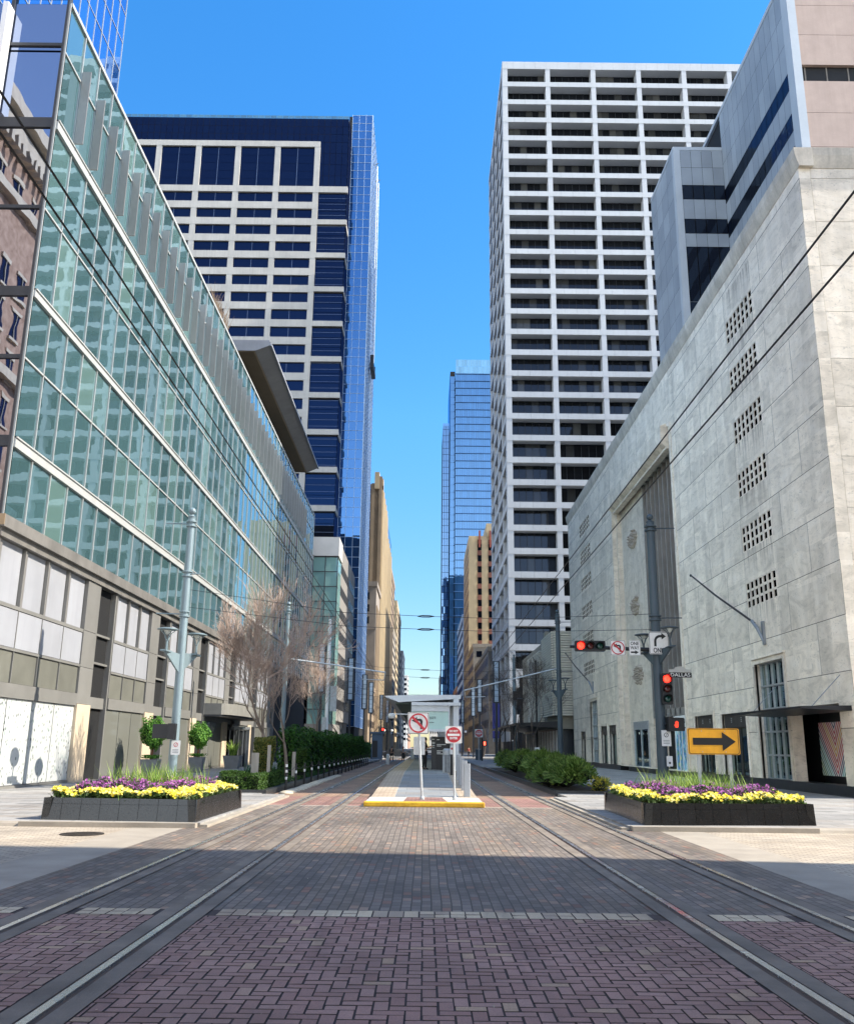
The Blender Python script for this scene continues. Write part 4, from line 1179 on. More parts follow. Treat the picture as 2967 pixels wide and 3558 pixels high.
slab_building('blue_slab', 'bright blue sided slab building with dark windows left of the brick tower', 15.9, 18.2, 386, 452, 56, mat('blue_cladding', '#8fb4e8', .4, var=.06), 11, 1, 12, side=-1, ww=.62, wh=.55)
sk = thing('glass_skyscraper', 'tall blue glass skyscraper with a glazed crown rising far down the street', 'skyscraper', (25, 510, 0))
g_sky = glass('sky_blue_glass', '#2a5580', '#7fa9d0', .38, .95, .015, tilt=.006, bvar=.22)
MB().box(16.5, 60, 510.3, 560, 0, 222).build('core', m_dark, sk)
w = MB(); paned(w, 16.4, 58, 0, 222, 30, 48, 510, .05); w.build('front_glazing', g_sky, sk)
w = MB()
for j in range(48):
    for i in range(8): w.quad((13.2, 518+i*6, 4.6*j), (13.2, 512+i*6, 4.6*j), (13.2, 512+i*6, 4.6*j+4.5), (13.2, 518+i*6, 4.6*j+4.5))
    w.quad((13.4, 511.5, 4.6*j), (16.0, 511.5, 4.6*j), (16.0, 511.5, 4.6*j+4.5), (13.4, 511.5, 4.6*j+4.5))
w.build('side_glazing', g_sky, sk)
MB().box(13.3, 16.2, 511.8, 560, 0, 224).build('side_core', m_dark, sk)
b_ = MB()
for j in range(49): b_.box(15.6, 58, 509.3, 510, 4.62*j-.14, 4.62*j+.14)
b_.build('floor_fins', mat('blue_fin', '#3a628f', .5, metal=.2, var=.1), sk)
w = MB(); paned(w, 16.6, 58, 222.2, 231.5, 24, 2, 510.5, .04); w.build('crown', glass('crown_glass', '#5f8ba0', '#9fc4da', .3, .8), sk)
sk2 = thing('glass_skyscraper', 'lower narrow blue glass slab at the left edge of the skyscraper', 'skyscraper', (10.8, 520, 0))
MB().box(9.2, 13.0, 520.3, 560, 0, 192).build('core', m_dark, sk2)
w = MB(); paned(w, 9.1, 13.0, 0, 193.5, 4, 48, 520, .12); w.build('front_glazing', glass('slab_glass', '#1a4478', '#93bde6', .4, .95, tilt=.008, bvar=.3), sk2)
slab_building('pale_block', 'small pale office block at the end of the street right of centre', 10.5, 15, 640, 700, 50, mat('far_pale', '#c3bcb0', .7, var=.1), 11, 2, 8, side=-1)
slab_building('end_block', 'low pale block with roof plant at the far end of the street', 4.5, 12, 800, 860, 40, mat('far_pale', '#c3bcb0', .7, var=.1), 6, 4, 8, side=-1)
slab_building('grey_shop_building', 'dark grey gabled shop building beside the brick tower', 16.3, 40, 236, 300, 26, mat('shop_grey', '#5d5b58', .8, var=.15), 5, 6, 12, side=-1)
slab_building('old_stone_building', 'old stone office block across the street from the arcade garage', 15.9, 40, 302, 336, 34, mat('old_stone', '#8b8274', .8, var=.15), 7, 6, 8, side=-1)
slab_building('brown_row', 'row of low brown buildings past the blue slab', 15.9, 40, 455, 640, 30, mat('far_brick', '#8d6a55', .8, var=.2), 6, 6, 30, side=-1)

# ------------------------------------------------------------------ buildings behind the viewer: they shade the near street and show in the glass
sb_ = thing('corner_block', 'stone office block across the side street on the right, out of frame', 'building', (40, 0, 0))
MB().box(17.2, 31, -60, 13.3, 0, 42).build('wall', mat('corner_stone', '#b3a894', .8, var=.1, scale=.3), sb_)
bk = thing('brick_building', 'old brick building with a pale stone cornice mirrored in the end glazing', 'building', (-48, -5, 0))
m_obr2 = mat('old_brick_wall', '#a07c62', .85, var=.2, scale=1.6, bump=.3, bscale=30, col2='#b8977d')
XB = -36.0
MB().box(-62, XB, -21, 14, 0, 53).build('wall', m_obr2, bk)
m_cor = mat('cornice_cream', '#c9b79c', .8, var=.15)
MB().box(-62, XB+1.5, -22.4, 14.5, 53, 54.2).box(-62, XB+.9, -21.9, 14.3, 51.3, 52.999).build('cornice', m_cor, bk)
for k in range(34): pass
db = MB()
for k in range(34): db.box(XB+.05, XB+1.2, -21.2+k*1.05, -20.7+k*1.05, 50.2, 51.29)
db.build('cornice_brackets', m_cor, bk)
for z in (46.2, 31.5, 12.0): MB().box(XB-.2, XB+.6, -21.3, 14.2, z, z+.9).build('string_course', m_cor, bk)
wb = MB(); wf = MB()
for i in range(11):
    for j in range(13):
        y = -19+i*3.1; z = 2+j*3.7
        if 44 < z+2.4 < 47.4 or 29.6 < z+1.2 < 32: continue
        wb.quad((XB+.03, y, z), (XB+.03, y+1.4, z), (XB+.03, y+1.4, z+2.3), (XB+.03, y, z+2.3))
        wf.box(XB-.1, XB+.18, y-.15, y+1.55, z-.25, z-.01); wf.box(XB-.1, XB+.14, y-.15, y+1.55, z+2.31, z+2.65); wf.box(XB-.1, XB+.1, y+.66, y+.74, z, z+2.3)
stuff(wb.build('windows', g_deep, bk)); wf.build('window_stone', m_cor, bk)
# ================================================================== planters with flowers
m_granite = mat('black_granite', '#121213', .25, var=.35, scale=3, spec=.6, island=.12, bump=.05, bscale=80)
m_soil = mat('soil', '#2c2119', .95, var=.3, scale=6)
def leafmat(name, cs, trans=.25, rough=.6):
    m, nt, out = _nt(name); p = N(nt, 'ShaderNodeBsdfPrincipled')
    w = rand_node(nt); c = ramp(nt, w.outputs['Value'], [(i/(len(cs)-1), srgb(k)) for i, k in enumerate(cs)])
    L(nt, c, p.inputs['Base Color']); p.inputs['Roughness'].default_value = rough; p.inputs['Specular IOR Level'].default_value = .3
    t = N(nt, 'ShaderNodeBsdfTranslucent'); L(nt, c, t.inputs['Color'])
    mx = N(nt, 'ShaderNodeMixShader'); mx.inputs[0].default_value = trans
    L(nt, p.outputs[0], mx.inputs[1]); L(nt, t.outputs[0], mx.inputs[2]); L(nt, mx.outputs[0], out.inputs[0])
    MATS[name] = m; return m
m_yel = leafmat('yellow_petal', ['#f1e033', '#f5ea5c', '#f4ee98', '#eed21a', '#f6f2c4'], .3)
m_pur = leafmat('purple_petal', ['#8b4489', '#a95ca4', '#6a3a68', '#bb79b4', '#4c3a45'], .25)
m_fgr = leafmat('flower_leaf', ['#33451f', '#4c6430', '#273818'], .2)
m_gra = leafmat('grass_blade', ['#5d7f2c', '#86a548', '#a9bd62', '#466a24'], .35)
def rv(): 
    v = Vector((R.gauss(0,1), R.gauss(0,1), R.gauss(0,1))); return v.normalized()
def petal(mb, c, r, n, k=5, cup=.35):
    u = n.orthogonal().normalized(); w = n.cross(u); a0 = R.random()*6
    vs = [Vector(c)]
    for i in range(k*2):
        a = a0+PI*i/k; rr = r*(1.0 if i % 2 else .72)
        vs.append(Vector(c)+(u*math.cos(a)+w*math.sin(a))*rr+n*r*cup*(1 if i % 2 else .6))
    mb.add(vs, [(0, i+1, (i+1) % (2*k)+1) for i in range(2*k)])
def leafq(mb, c, s, n=None, asp=.5):
    n = n or rv(); u = n.orthogonal(); u.rotate(Matrix.Rotation(R.random()*6.28, 3, n)); u.normalize(); w = n.cross(u)
    c = Vector(c); mb.add([c-u*s, c+w*s*asp, c+u*s, c-w*s*asp], [(0,1,2,3)])
def blade(mb, x, y, z, h, lean, a, w=.012):
    d = Vector((math.cos(a), math.sin(a), 0)); s = Vector((-d.y, d.x, 0))*w
    p = [Vector((x,y,z)), Vector((x,y,z+h*.55))+d*lean*.35, Vector((x,y,z+h))+d*lean]
    mb.add([p[0]-s, p[0]+s, p[1]+s*.8, p[1]-s*.8, p[2]], [(0,1,2,3),(3,2,4)])
def planter(pts, z0, h, lab, side):
    """pts: fl, fr, br, bl on the ground"""
    fl, fr, br, bl = [Vector((x, y, 0)) for x, y in pts]
    cen = (fl+fr+br+bl)/4
    t = thing('planter', lab, 'planter', (cen.x, cen.y, z0), 'black granite flower planters')
    def wall(a, b, name):
        d = (b-a); n = max(1, round(d.length/.42)); d.normalize(); nr = Vector((d.y, -d.x, 0)); mb = MB()
        ln = (b-a).length
        for i in range(n):
            for j, (za, zb) in enumerate(((0, h-.13), (h-.125, h))):
                p = a+d*(ln*i/n+.004); q = a+d*(ln*(i+1)/n-.004)
                i0 = nr*(.0-.05*za/h); i1 = nr*(.0-.05*zb/h)
                P = [p+i0, q+i0, q+i1, p+i1]
                vs = [(v.x, v.y, z0+zz) for v, zz in zip(P, (za, za, zb, zb))] + [(v.x-nr.x*.16, v.y-nr.y*.16, z0+zz) for v, zz in zip(P, (za, za, zb, zb))]
                mb.add(vs, [(0,1,2,3),(3,2,6,7),(1,5,6,2),(4,0,3,7),(5,4,7,6)])
        mb.build(name, m_granite, t)
    for a, b in ((fl, fr), (fr, br), (br, bl), (bl, fl)): wall(a, b, 'granite_wall')
    k = .93
    q = [cen+(p-cen)*k for p in (fl, fr, br, bl)]
    MB().quad(*[(p.x, p.y, z0+h-.06) for p in q]).build('soil', m_soil, t)
    def at(u, v): return (fl*(1-u)+fr*u)*(1-v)+(bl*(1-u)+br*u)*v
    zt = z0+h-.04
    ye, pu, gr, lf, lf2 = MB(), MB(), MB(), MB(), MB()
    W = (fr-fl).length; D = (bl-fl).length
    def band(u, v):
        # distance in metres from the front edge and from the street side edge
        df = v*D; ds = (1-u if side < 0 else u)*W; do = (u if side < 0 else 1-u)*W
        return df, ds, do
    n = 0
    while n < 9500:
        u, v = R.uniform(.03, .97), R.uniform(.02, .97); df, ds, do = band(u, v)
        p = at(u, v); e = min(df, ds, do*1.2, (1-v)*D*1.3)
        hump = .10+.10*math.sin(u*23+v*9)*math.sin(v*17+u*5)
        if e < .62+.12*math.sin(u*31):
            z = zt+.03+hump*.6+R.uniform(0, .09)+min(e, .3)*.15
            if R.random() < (.9 if math.sin(p.x*5.1)*math.sin(p.y*4.3+p.x) > -.3 else .35): petal(ye, (p.x, p.y, z), R.uniform(.028, .046), (Vector((R.gauss(0,.5), R.gauss(-.5,.5), 1))).normalized())
            for _ in range(2): leafq(lf, (p.x+R.uniform(-.05,.05), p.y+R.uniform(-.05,.05), z-R.uniform(.03,.14)), R.uniform(.03,.06))
        elif e < 1.55:
            z = zt+.09+hump*.9+R.uniform(0, .15)
            if R.random() < .8:
                for _ in range(2): petal(pu, (p.x+R.uniform(-.06,.06), p.y+R.uniform(-.06,.06), z+R.uniform(-.06,.03)), R.uniform(.02, .034), (Vector((R.gauss(0,.6), R.gauss(-.5,.6), 1))).normalized())
            for _ in range(4): leafq(lf2, (p.x+R.uniform(-.07,.07), p.y+R.uniform(-.07,.07), z-R.uniform(.0,.2)), R.uniform(.03,.06))
        n += 1
    for _ in range(750):
        u = R.gauss(.5, .15) ; v = R.gauss(.55, .14); u = min(.85, max(.15, u)); p = at(u, v)
        blade(gr, p.x, p.y, zt, R.uniform(.3, .9)*R.uniform(.7,1), R.uniform(.08, .6), R.uniform(0, 6.28))
    s = 'left' if side < 0 else 'right'
    o = tag(stuff(ye.build('yellow_flowers', m_yel)), 'yellow pansies edging the %s granite planter' % s, 'flowers')
    lf.build('flower_leaves', m_fgr, o)
    o = tag(stuff(pu.build('purple_flowers', m_pur)), 'purple petunias massed inside the %s granite planter' % s, 'flowers')
    lf2.build('flower_leaves', m_fgr, o)
    tag(stuff(gr.build('ornamental_grass', m_gra)), 'tall pale green ornamental grass in the middle of the %s planter' % s, 'grass')
planter([(-8.45, 21.0), (-4.97, 20.75), (-4.94, 25.7), (-8.2, 25.9)], .1, .47, 'long black granite planter full of flowers on the left pavement corner', -1)
planter([(4.95, 21.3), (8.97, 21.7), (8.97, 26.7), (5.05, 26.5)], .1, .47, 'black granite planter with the yellow arrow sign standing in its flowers', 1)

# ================================================================== signs
m_signw = mat('sign_white', '#dcdcd8', .45, var=.08, scale=4, grime=.22)
m_signr = mat('sign_red', '#b3202c', .4, var=.06, scale=5)
m_signy = mat('sign_yellow', '#dd9c1e', .45, var=.16, scale=3, grime=.3)
m_signk = mat('sign_black', '#0c0c0d', .5, var=.1)
def rrect(cx, cz, w, h, r, n=5):
    pts = []
    for sx, sz, a0 in ((1,1,0), (-1,1,90), (-1,-1,180), (1,-1,270)):
        for k in range(n+1):
            a = math.radians(a0+90*k/n); pts.append((cx+sx*(w/2-r)+r*math.cos(a), cz+sz*(h/2-r)+r*math.sin(a)))
    return pts
def plate(mb, cx, cz, w, h, r, y, t=.004): mb.prism(rrect(cx, cz, w, h, r), 'y', y-t, y)
def ring(mb, cx, cz, ro, ri, y, t=.003, n=40):
    vs = []; fs = []
    for k in range(n):
        a = 2*PI*k/n
        for r, yy in ((ro, y-t), (ri, y-t), (ri, y), (ro, y)): vs.append((cx+r*math.cos(a), yy, cz+r*math.sin(a)))
    for k in range(n):
        j = (k+1) % n
        for q in range(4): fs.append((k*4+q, k*4+(q+1) % 4, j*4+(q+1) % 4, j*4+q))
    mb.add(vs, fs)
def poly(mb, pts, y, t=.003): mb.prism(pts, 'y', y-t, y)
def board(t, cx, cz, w, h, y, m=None, border=True, r=.04, bm=None, name='sign_face'):
    b = MB(); plate(b, cx, cz, w, h, r, y, .006)
    o = b.build(name, m or m_signw, t)
    if border:
        e = MB(); P = rrect(cx, cz, w*.965, h*.965, r); Q = rrect(cx, cz, w*.965-.035*min(w,h)*1.3, h*.965-.035*min(w,h)*1.3, r*.8); n = len(P)
        e.add([(p[0], y-.0085, p[1]) for p in P]+[(p[0], y-.0085, p[1]) for p in Q], [(i, (i+1) % n, n+(i+1) % n, n+i) for i in range(n)])
        e.build('border', bm or m_signk, o)
    return o
def no_left(t, cx, cz, s, y):
    o = board(t, cx, cz, s, s, y)
    a = MB()
    yy = y-.007
    P = lambda q: [(cx+s*x, cz+s*z) for x, z in q]
    poly(a, P([(.09,-.27),(.20,-.27),(.20,.10),(.17,.17),(.10,.20),(-.10,.20),(-.07,.11),(.06,.10),(.09,.06)]), yy)
    poly(a, P([(-.31,.115),(-.06,.29),(-.06,.275),(-.06,-.01)]), yy-.001)
    a.build('turn_arrow', m_signk, o)
    r = MB(); ring(r, cx, cz, s*.445, s*.375, yy-.004)
    d = s*.04; L_ = s*.285
    poly(r, [(cx-L_-d, cz+L_-d), (cx-L_+d, cz+L_+d), (cx+L_+d, cz-L_+d), (cx+L_-d, cz-L_-d)], yy-.005)
    r.build('red_ring', m_signr, o)
def post(t, x, y, z0, z1, r=.035, m=None): MB().tube([(x, y, z0), (x, y, z1)], r, 10).build('post', m or m_galv, t)
s1 = thing('no_left_turn_sign', 'white no left turn sign on a grey post at the middle of the yellow kerb', 'traffic sign', (-.06, 29.6, .15))
MB().tube([(-.05, 29.6, .15), (-.2, 29.6, 2.75)], .04, 10).build('post', m_galv, s1)
MB().lathe((-.05, 29.6, .15), [(.07, 0), (.07, .06), (.045, .1), (0, .1)], 12).build('post_foot', m_galv, s1)
no_left(s1, -.2, 2.48, .68, 29.55)
bp_ = MB(); plate(bp_, -.16, 1.78, .36, .56, .03, 29.68, .006); bp_.build('back_plate', m_galv, s1)
s2 = thing('do_not_enter_sign', 'near red do not enter sign on a grey post at the yellow kerb', 'traffic sign', (.95, 29.7, .15))
MB().tube([(.97, 29.7, .15), (.93, 29.7, 2.35)], .035, 10).build('post', m_galv, s2)
MB().lathe((.97, 29.7, .15), [(.07, 0), (.07, .06), (.045, .1), (0, .1)], 12).build('post_foot', m_galv, s2)
def dne(t, cx, cz, s, y):
    o = board(t, cx, cz, s, s, y, border=False)
    d = MB(); d.prism([(cx+s*.455*math.cos(2*PI*k/40), cz+s*.455*math.sin(2*PI*k/40)) for k in range(40)], 'y', y-.009, y-.006); d.build('red_disc', m_signr, o)
    b = MB(); plate(b, cx, cz, s*.74, s*.13, .01, y-.0095, .002); b.build('white_bar', m_signw, o)
    text('DO NOT', s*.17, (cx, y-.012, cz+s*.21), m_signw, t, width=s*.52, bold=.004); text('ENTER', s*.17, (cx, y-.012, cz-s*.2), m_signw, t, width=s*.46, bold=.004)
dne(s2, .93, 2.13, .53, 29.64)
s3 = thing('arrow_sign', 'yellow board with a black arrow pointing right, on two posts in the right planter', 'traffic sign', (7.4, 24, .6))
ya_ = 24.0
cx_, cz_ = 7.46, 1.965
o = board(s3, cx_, cz_, 1.34, .66, ya_, m_signy, r=.05)
a = MB(); P = lambda q: [(cx_+x*1.34, cz_+z*.66) for x, z in q]
poly(a, P([(-.40,-.135),(.165,-.135),(.165,-.36),(.425,0),(.165,.36),(.165,.135),(-.40,.135)]), ya_-.007); a.build('black_arrow', m_signk, o)
sc1 = MB()
for x in (-.30, .30):
    for z in (-.26, .26): sc1.disc((cx_+x, ya_-.008, cz_+z), .012, t=.006, n=8)
sc1.build('bolts', m_galv, o)
for x in (7.05, 7.86):
    MB().box(x-.03, x+.03, ya_+.01, ya_+.06, .55, 1.64).box(x-.045, x+.045, ya_+.0, ya_+.01, .55, 1.64).build('post', m_galv, s3)

# ================================================================== tram poles, lamps and signals
def torch(t, x, y, z, ax, ay, m, out=1.0):
    """torch shaped street lamp on a wedge bracket reaching from the pole axis (ax, ay)"""
    dx, dy = x-ax, y-ay; l = math.hypot(dx, dy); ux, uy = dx/l, dy/l; px, py_ = -uy*.035, ux*.035
    a = (ax+ux*.15, ay+uy*.15)
    w = [(a[0], a[1], z-1.55), (a[0], a[1], z-.85), (x+ux*.1, y+uy*.1, z-.80), (x+ux*.1, y+uy*.1, z-.86)]
    lamp = MB()
    lamp.add([(p[0]+px, p[1]+py_, p[2]) for p in w]+[(p[0]-px, p[1]-py_, p[2]) for p in w], [(0,1,2,3),(7,6,5,4),(0,4,5,1),(1,5,6,2),(2,6,7,3),(3,7,4,0)])
    lamp.box(x-.02-abs(ux)*.4, x+.02+abs(ux)*.4, y-.02-abs(uy)*.4, y+.02+abs(uy)*.4, z-.86, z-.80)
    lamp.build('lamp_bracket', m, t)
    h = MB(); h.tube([(x, y, z-.8), (x, y, z-.42)], [.05, .04], 8)
    for k in range(4):
        q = PI/4+PI*k/2; h.tube([(x+.03*math.cos(q), y+.03*math.sin(q), z-.45), (x+.14*math.cos(q), y+.14*math.sin(q), z-.2), (x+.33*math.cos(q), y+.33*math.sin(q), z-.03)], [.022, .016, .016], 5)
    h.lathe((x, y, z-.04), [(.34, 0), (.39, .01), (.39, .04), (.30, .07), (.0, .10)], 24)
    o = h.build('street_lamp', m, t)
    MB().lathe((x, y, z-.22), [(.02, 0), (.08, .05), (.15, .17), (0, .172)], 14).build('lamp_glass', mat('lamp_glass', '#b9bdb8', .3), o)
def pole(lab, x, y, top, m, lamps=(), arms=(), r0=.20, r1=.16, z0=.1, group='tram line poles'):
    t = thing('tram_pole', lab, 'pole', (x, y, z0), group)
    MB().tube([(x, y, z0), (x, y, top*.5), (x, y, top-.55)], [r0, (r0+r1)/2, r1], 16).build('shaft', m, t, True, sharp=40)
    MB().lathe((x, y, top-.55), [(r1, 0), (r1*1.18, .02), (r1*1.18, .12), (r1, .14), (r1, .24), (r1*1.1, .26), (r1*.6, .32), (r1*.55, .34)] + [(.15*math.sin(PI*k/10)+.001, .49-.15*math.cos(PI*k/10)) for k in range(1, 11)], 16).build('ball_finial', m, t, True, sharp=40)
    for z, s, l in arms:
        b = MB().tube([(x+s*r1, y-.05, z), (x+s*(r1+l), y-.05, z+.02)], .028, 6)
        b.lathe((x, y, z-.12), [(r0+.01, 0), (r0+.035, .01), (r0+.035, .06), (r0+.01, .07)], 16); b.lathe((x, y, z+.06), [(r0+.01, 0), (r0+.035, .01), (r0+.035, .06), (r0+.01, .07)], 16)
        b.build('wire_bracket', m, t)
    for lx, ly, lz in lamps: torch(t, lx, ly, lz, x, y, m)
    return t
pl = pole('tall pale tram pole with two torch lamps rising behind the left planter', -9.5, 35.4, 10.95, m_green_pole, [(-9.78, 34.3, 5.98), (-9.22, 36.55, 6.05)], [(10.35, -1, .85), (6.7, -1, .95), (8.3, 1, .5)], .175, .145)
pb = MB().box(-10.28, -9.72, 35.1, 35.22, 1.95, 2.48); pb.box(-9.66, -9.40, 34.9, 35.5, 1.92, 2.50).tube([(-9.8, 35.16, 2.2), (-9.5, 35.2, 2.2)], .04, 6)
tag_t = thing('pedestrian_signal', 'black back of a pedestrian signal box on the pale left tram pole', 'signal', (-9.9, 35.1, 2.2))
pb.build('housing', m_black, tag_t)
def small_sign(lab, cx, cz, w, h, y, sym=True):
    t = thing('notice_sign', lab, 'sign', (cx, y, cz))
    board(t, cx, cz, w, h, y, border=False, r=.02)
    if sym:
        a = MB(); ring(a, cx, cz+h*.2, w*.24, w*.18, y-.008, .002, 20); poly(a, [(cx-w*.14, cz+h*.2-w*.17), (cx-w*.10, cz+h*.2-w*.18), (cx+w*.15, cz+h*.2+w*.14), (cx+w*.12, cz+h*.2+w*.17)], y-.008)
        a.build('prohibition_ring', m_signr if cx < 0 else m_signk, t)
    a = MB()
    for k in range(3): poly(a, [(cx-w*.34, cz-h*(.12+.1*k)), (cx+w*.34, cz-h*(.12+.1*k)), (cx+w*.34, cz-h*(.155+.1*k)), (cx-w*.34, cz-h*(.155+.1*k))], y-.007)
    a.build('text_lines', mat('sign_grey', '#77797a', .5), t)
small_sign('small white notice with a red prohibition ring on the pale left pole', -9.36, 1.62, .34, .52, 35.14)

pr = pole('dark slate tram pole carrying the traffic signals behind the right planter', 10.2, 40.0, 12.1, m_dark_pole, [(10.5, 38.85, 6.85), (9.9, 41.1, 6.8)], [(11.5, 1, .9), (7.4, 1, 1.0)], .24, .18)
ma = MB().tube([(10.2, 39.85, 5.98), (8.2, 39.85, 6.04), (6.35, 39.85, 6.09)], [.10, .085, .06], 10); ma.build('mast_arm', m_black, pr)
def lensmat(name, col, e): 
    return mat(name, col, .25, var=.05, emit=col if e else None, es=e, spec=.6)
m_redon = lensmat('lit_red_lens', '#ff1a10', 5.0); m_redoff = lensmat('dark_amber_lens', '#4a1410', 0); m_grnoff = lensmat('dark_green_lens', '#0f3a30', 0)
def signal(lab, cx, cz, y, horiz):
    t = thing('traffic_signal', lab, 'traffic light', (cx, y, cz))
    d = .42
    w, h = (3*d+.06, .46) if horiz else (.46, 3*d+.06)
    b = MB(); b.prism(rrect(cx, cz, w, h, .06), 'y', y, y+.22)
    b.build('housing', m_black, t)
    for k, m in zip((-1, 0, 1), (m_redon, m_redoff, m_grnoff)):
        x, z = (cx+k*d, cz) if horiz else (cx, cz-k*d)
        l = MB(); vs = []
        l.lathe((0, 0, 0), [(.155, 0), (.13, .03), (.08, .05), (.0, .058)], 20)
        l.v = [(x+a, y-.01-c, z+b_) for a, b_, c in l.v]
        l.build('lens', m, t, True)
        v = MB(); n = 18; r = .185; ln = .26
        for q in range(n):
            a0, a1 = math.radians(-40+260*q/n), math.radians(-40+260*(q+1)/n)
            la = ln*(.55+.45*max(0, math.sin(a0))); lb = ln*(.55+.45*max(0, math.sin(a1)))
            A = (x+r*math.cos(a0), z+r*math.sin(a0)); B = (x+r*math.cos(a1), z+r*math.sin(a1))
            v.quad((A[0], y, A[1]), (B[0], y, B[1]), (B[0], y-lb, B[1]), (A[0], y-la, A[1]))
            v.quad((A[0]*1+.0, y, A[1]), (A[0], y-la, A[1]), (B[0], y-lb, B[1]), (B[0], y, B[1]))
        v.build('visor', m_black, t)
    return t
signal('sideways traffic signal showing red at the tip of the mast arm', 7.2, 6.1, 39.6, True)
signal('upright traffic signal showing red on the dark slate pole', 10.42, 4.28, 39.45, False)
t = thing('no_left_turn_sign', 'small no left turn sign hung on the signal mast arm', 'traffic sign', (8.4, 39.7, 6.04)); no_left(t, 8.42, 6.04, .66, 39.7)
t = thing('one_way_sign', 'white one way sign with a right arrow on the signal mast arm', 'traffic sign', (9.16, 39.7, 6.04))
o = board(t, 9.16, 6.04, .50, .66, 39.7)
text('ONE', .2, (9.16, 39.688, 6.23), m_signk, t, width=.36, bold=.004); text('WAY', .2, (9.16, 39.688, 6.04), m_signk, t, width=.38, bold=.004)
a = MB(); poly(a, [(8.98, 5.82), (9.17, 5.82), (9.17, 5.77), (9.33, 5.855), (9.17, 5.94), (9.17, 5.89), (8.98, 5.89)], 39.692); a.build('black_arrow', m_signk, o)
t = thing('right_only_sign', 'large white right turn only sign in front of the dark slate pole', 'traffic sign', (10.2, 39.5, 6.25))
o = board(t, 10.18, 6.25, .86, .98, 39.5)
text('ONLY', .3, (10.2, 39.486, 5.92), m_signk, t, width=.56, bold=.006)
a = MB(); pts = [(9.97, 6.1), (10.07, 6.1), (10.07, 6.3)] + [(10.24-.17*math.cos(q), 6.32+.17*math.sin(q)) for q in [PI/2*k/6 for k in range(7)]] + [(10.3, 6.49), (10.3, 6.40), (10.5, 6.54), (10.3, 6.69), (10.3, 6.60), (10.24, 6.60)] + [(10.24-.27*math.cos(q), 6.32+.28*math.sin(q)) for q in [PI/2*(6-k)/6 for k in range(7)]]
poly(a, pts, 39.492); a.build('turn_arrow', m_signk, o)
t = thing('street_name_sign', 'black street name sign reading DALLAS with a pale arched crest', 'street sign', (11, 39.4, 5))
o = board(t, 11.0, 4.87, .98, .22, 39.4, m_signk, border=False, r=.015)
cr = MB(); poly(cr, [(10.51, 4.985), (11.49, 4.985), (11.49, 5.10), (11.28, 5.11)] + [(11.0+.25*math.cos(q), 5.11+.13*math.sin(q)) for q in [PI*k/10 for k in range(1, 10)]] + [(10.72, 5.11), (10.51, 5.10)], 39.4, .006); cr.build('crest', mat('crest_grey', '#a9aaa4', .5), o)
text('DALLAS', .22, (11.0, 39.39, 4.87), m_signw, t, width=.84)
t = thing('pedestrian_signal', 'pedestrian signal with a dim red hand on the dark slate pole', 'signal', (10.75, 39.5, 2.8))
MB().prism(rrect(10.78, 2.80, .62, .56, .05), 'y', 39.5, 39.72).box(10.36, 10.46, 39.3, 39.9, 2.5, 3.1).tube([(10.3, 39.7, 2.8), (10.6, 39.65, 2.8)], .05, 8).build('housing', m_black, t)
hnd = MB()
poly(hnd, [(10.70, 2.66), (10.80, 2.66), (10.83, 2.74), (10.83, 2.82), (10.69, 2.82), (10.65, 2.76)], 39.495)
for k in range(4): poly(hnd, [(10.692+k*.036, 2.825), (10.722+k*.036, 2.825), (10.722+k*.036, 2.90+(.03 if k in (1,2) else 0)), (10.692+k*.036, 2.90+(.03 if k in (1,2) else 0))], 39.495)
hnd.build('red_hand', mat('dim_red_hand', '#d8321c', .4, emit='#d8321c', es=.8), t)
small_sign('small white notice board on the dark slate pole', 10.33, 2.22, .40, .66, 39.7)
t = thing('push_button', 'white push button plate low on the dark slate pole', 'push button', (10.4, 39.7, 1.2))
board(t, 10.42, 1.27, .26, .42, 39.7, border=False, r=.02); MB().disc((10.42, 39.69, 1.2), .045, t=.02).build('button', m_signk, t)
# the other poles down the street
p2 = pole('slim grey tram pole half hidden by the bare tree, second on the left', -9.1, 59.5, 10.9, m_green_pole, [], [(10.3, -1, .8)], .16, .13)
p3 = pole('pale tram pole rising above the clipped hedge, third on the left', -9.5, 89.7, 13.9, m_white, [], [(9.0, 1, .4)], .19, .17)
MB().box(-9.9, -9.5, 89.3, 90, 2.6, 4.4).box(-9.2, -8.6, 89.4, 89.8, 5.0, 7.4).build('signal_boxes', m_galv, p3)
p4 = pole('slate tram pole beside the far end of the marble store, second on the right', 10.3, 70.4, 12.2, m_dark_pole, [(10.6, 69.3, 6.9), (10.0, 71.5, 6.9)], [(11.3, 1, .9), (7.5, 1, .9)], .21, .17)
p5 = pole('pale slate tram pole beyond the bare trees, third on the right', 10.2, 104.8, 12.1, m_green_pole, [], [(7.2, 1, .7)], .22, .18)
MB().box(9.8, 10.1, 104.2, 104.6, 2.6, 4.0).box(10.0, 10.4, 104.3, 104.5, 7.0, 8.0).build('signal_boxes', m_black, p5)

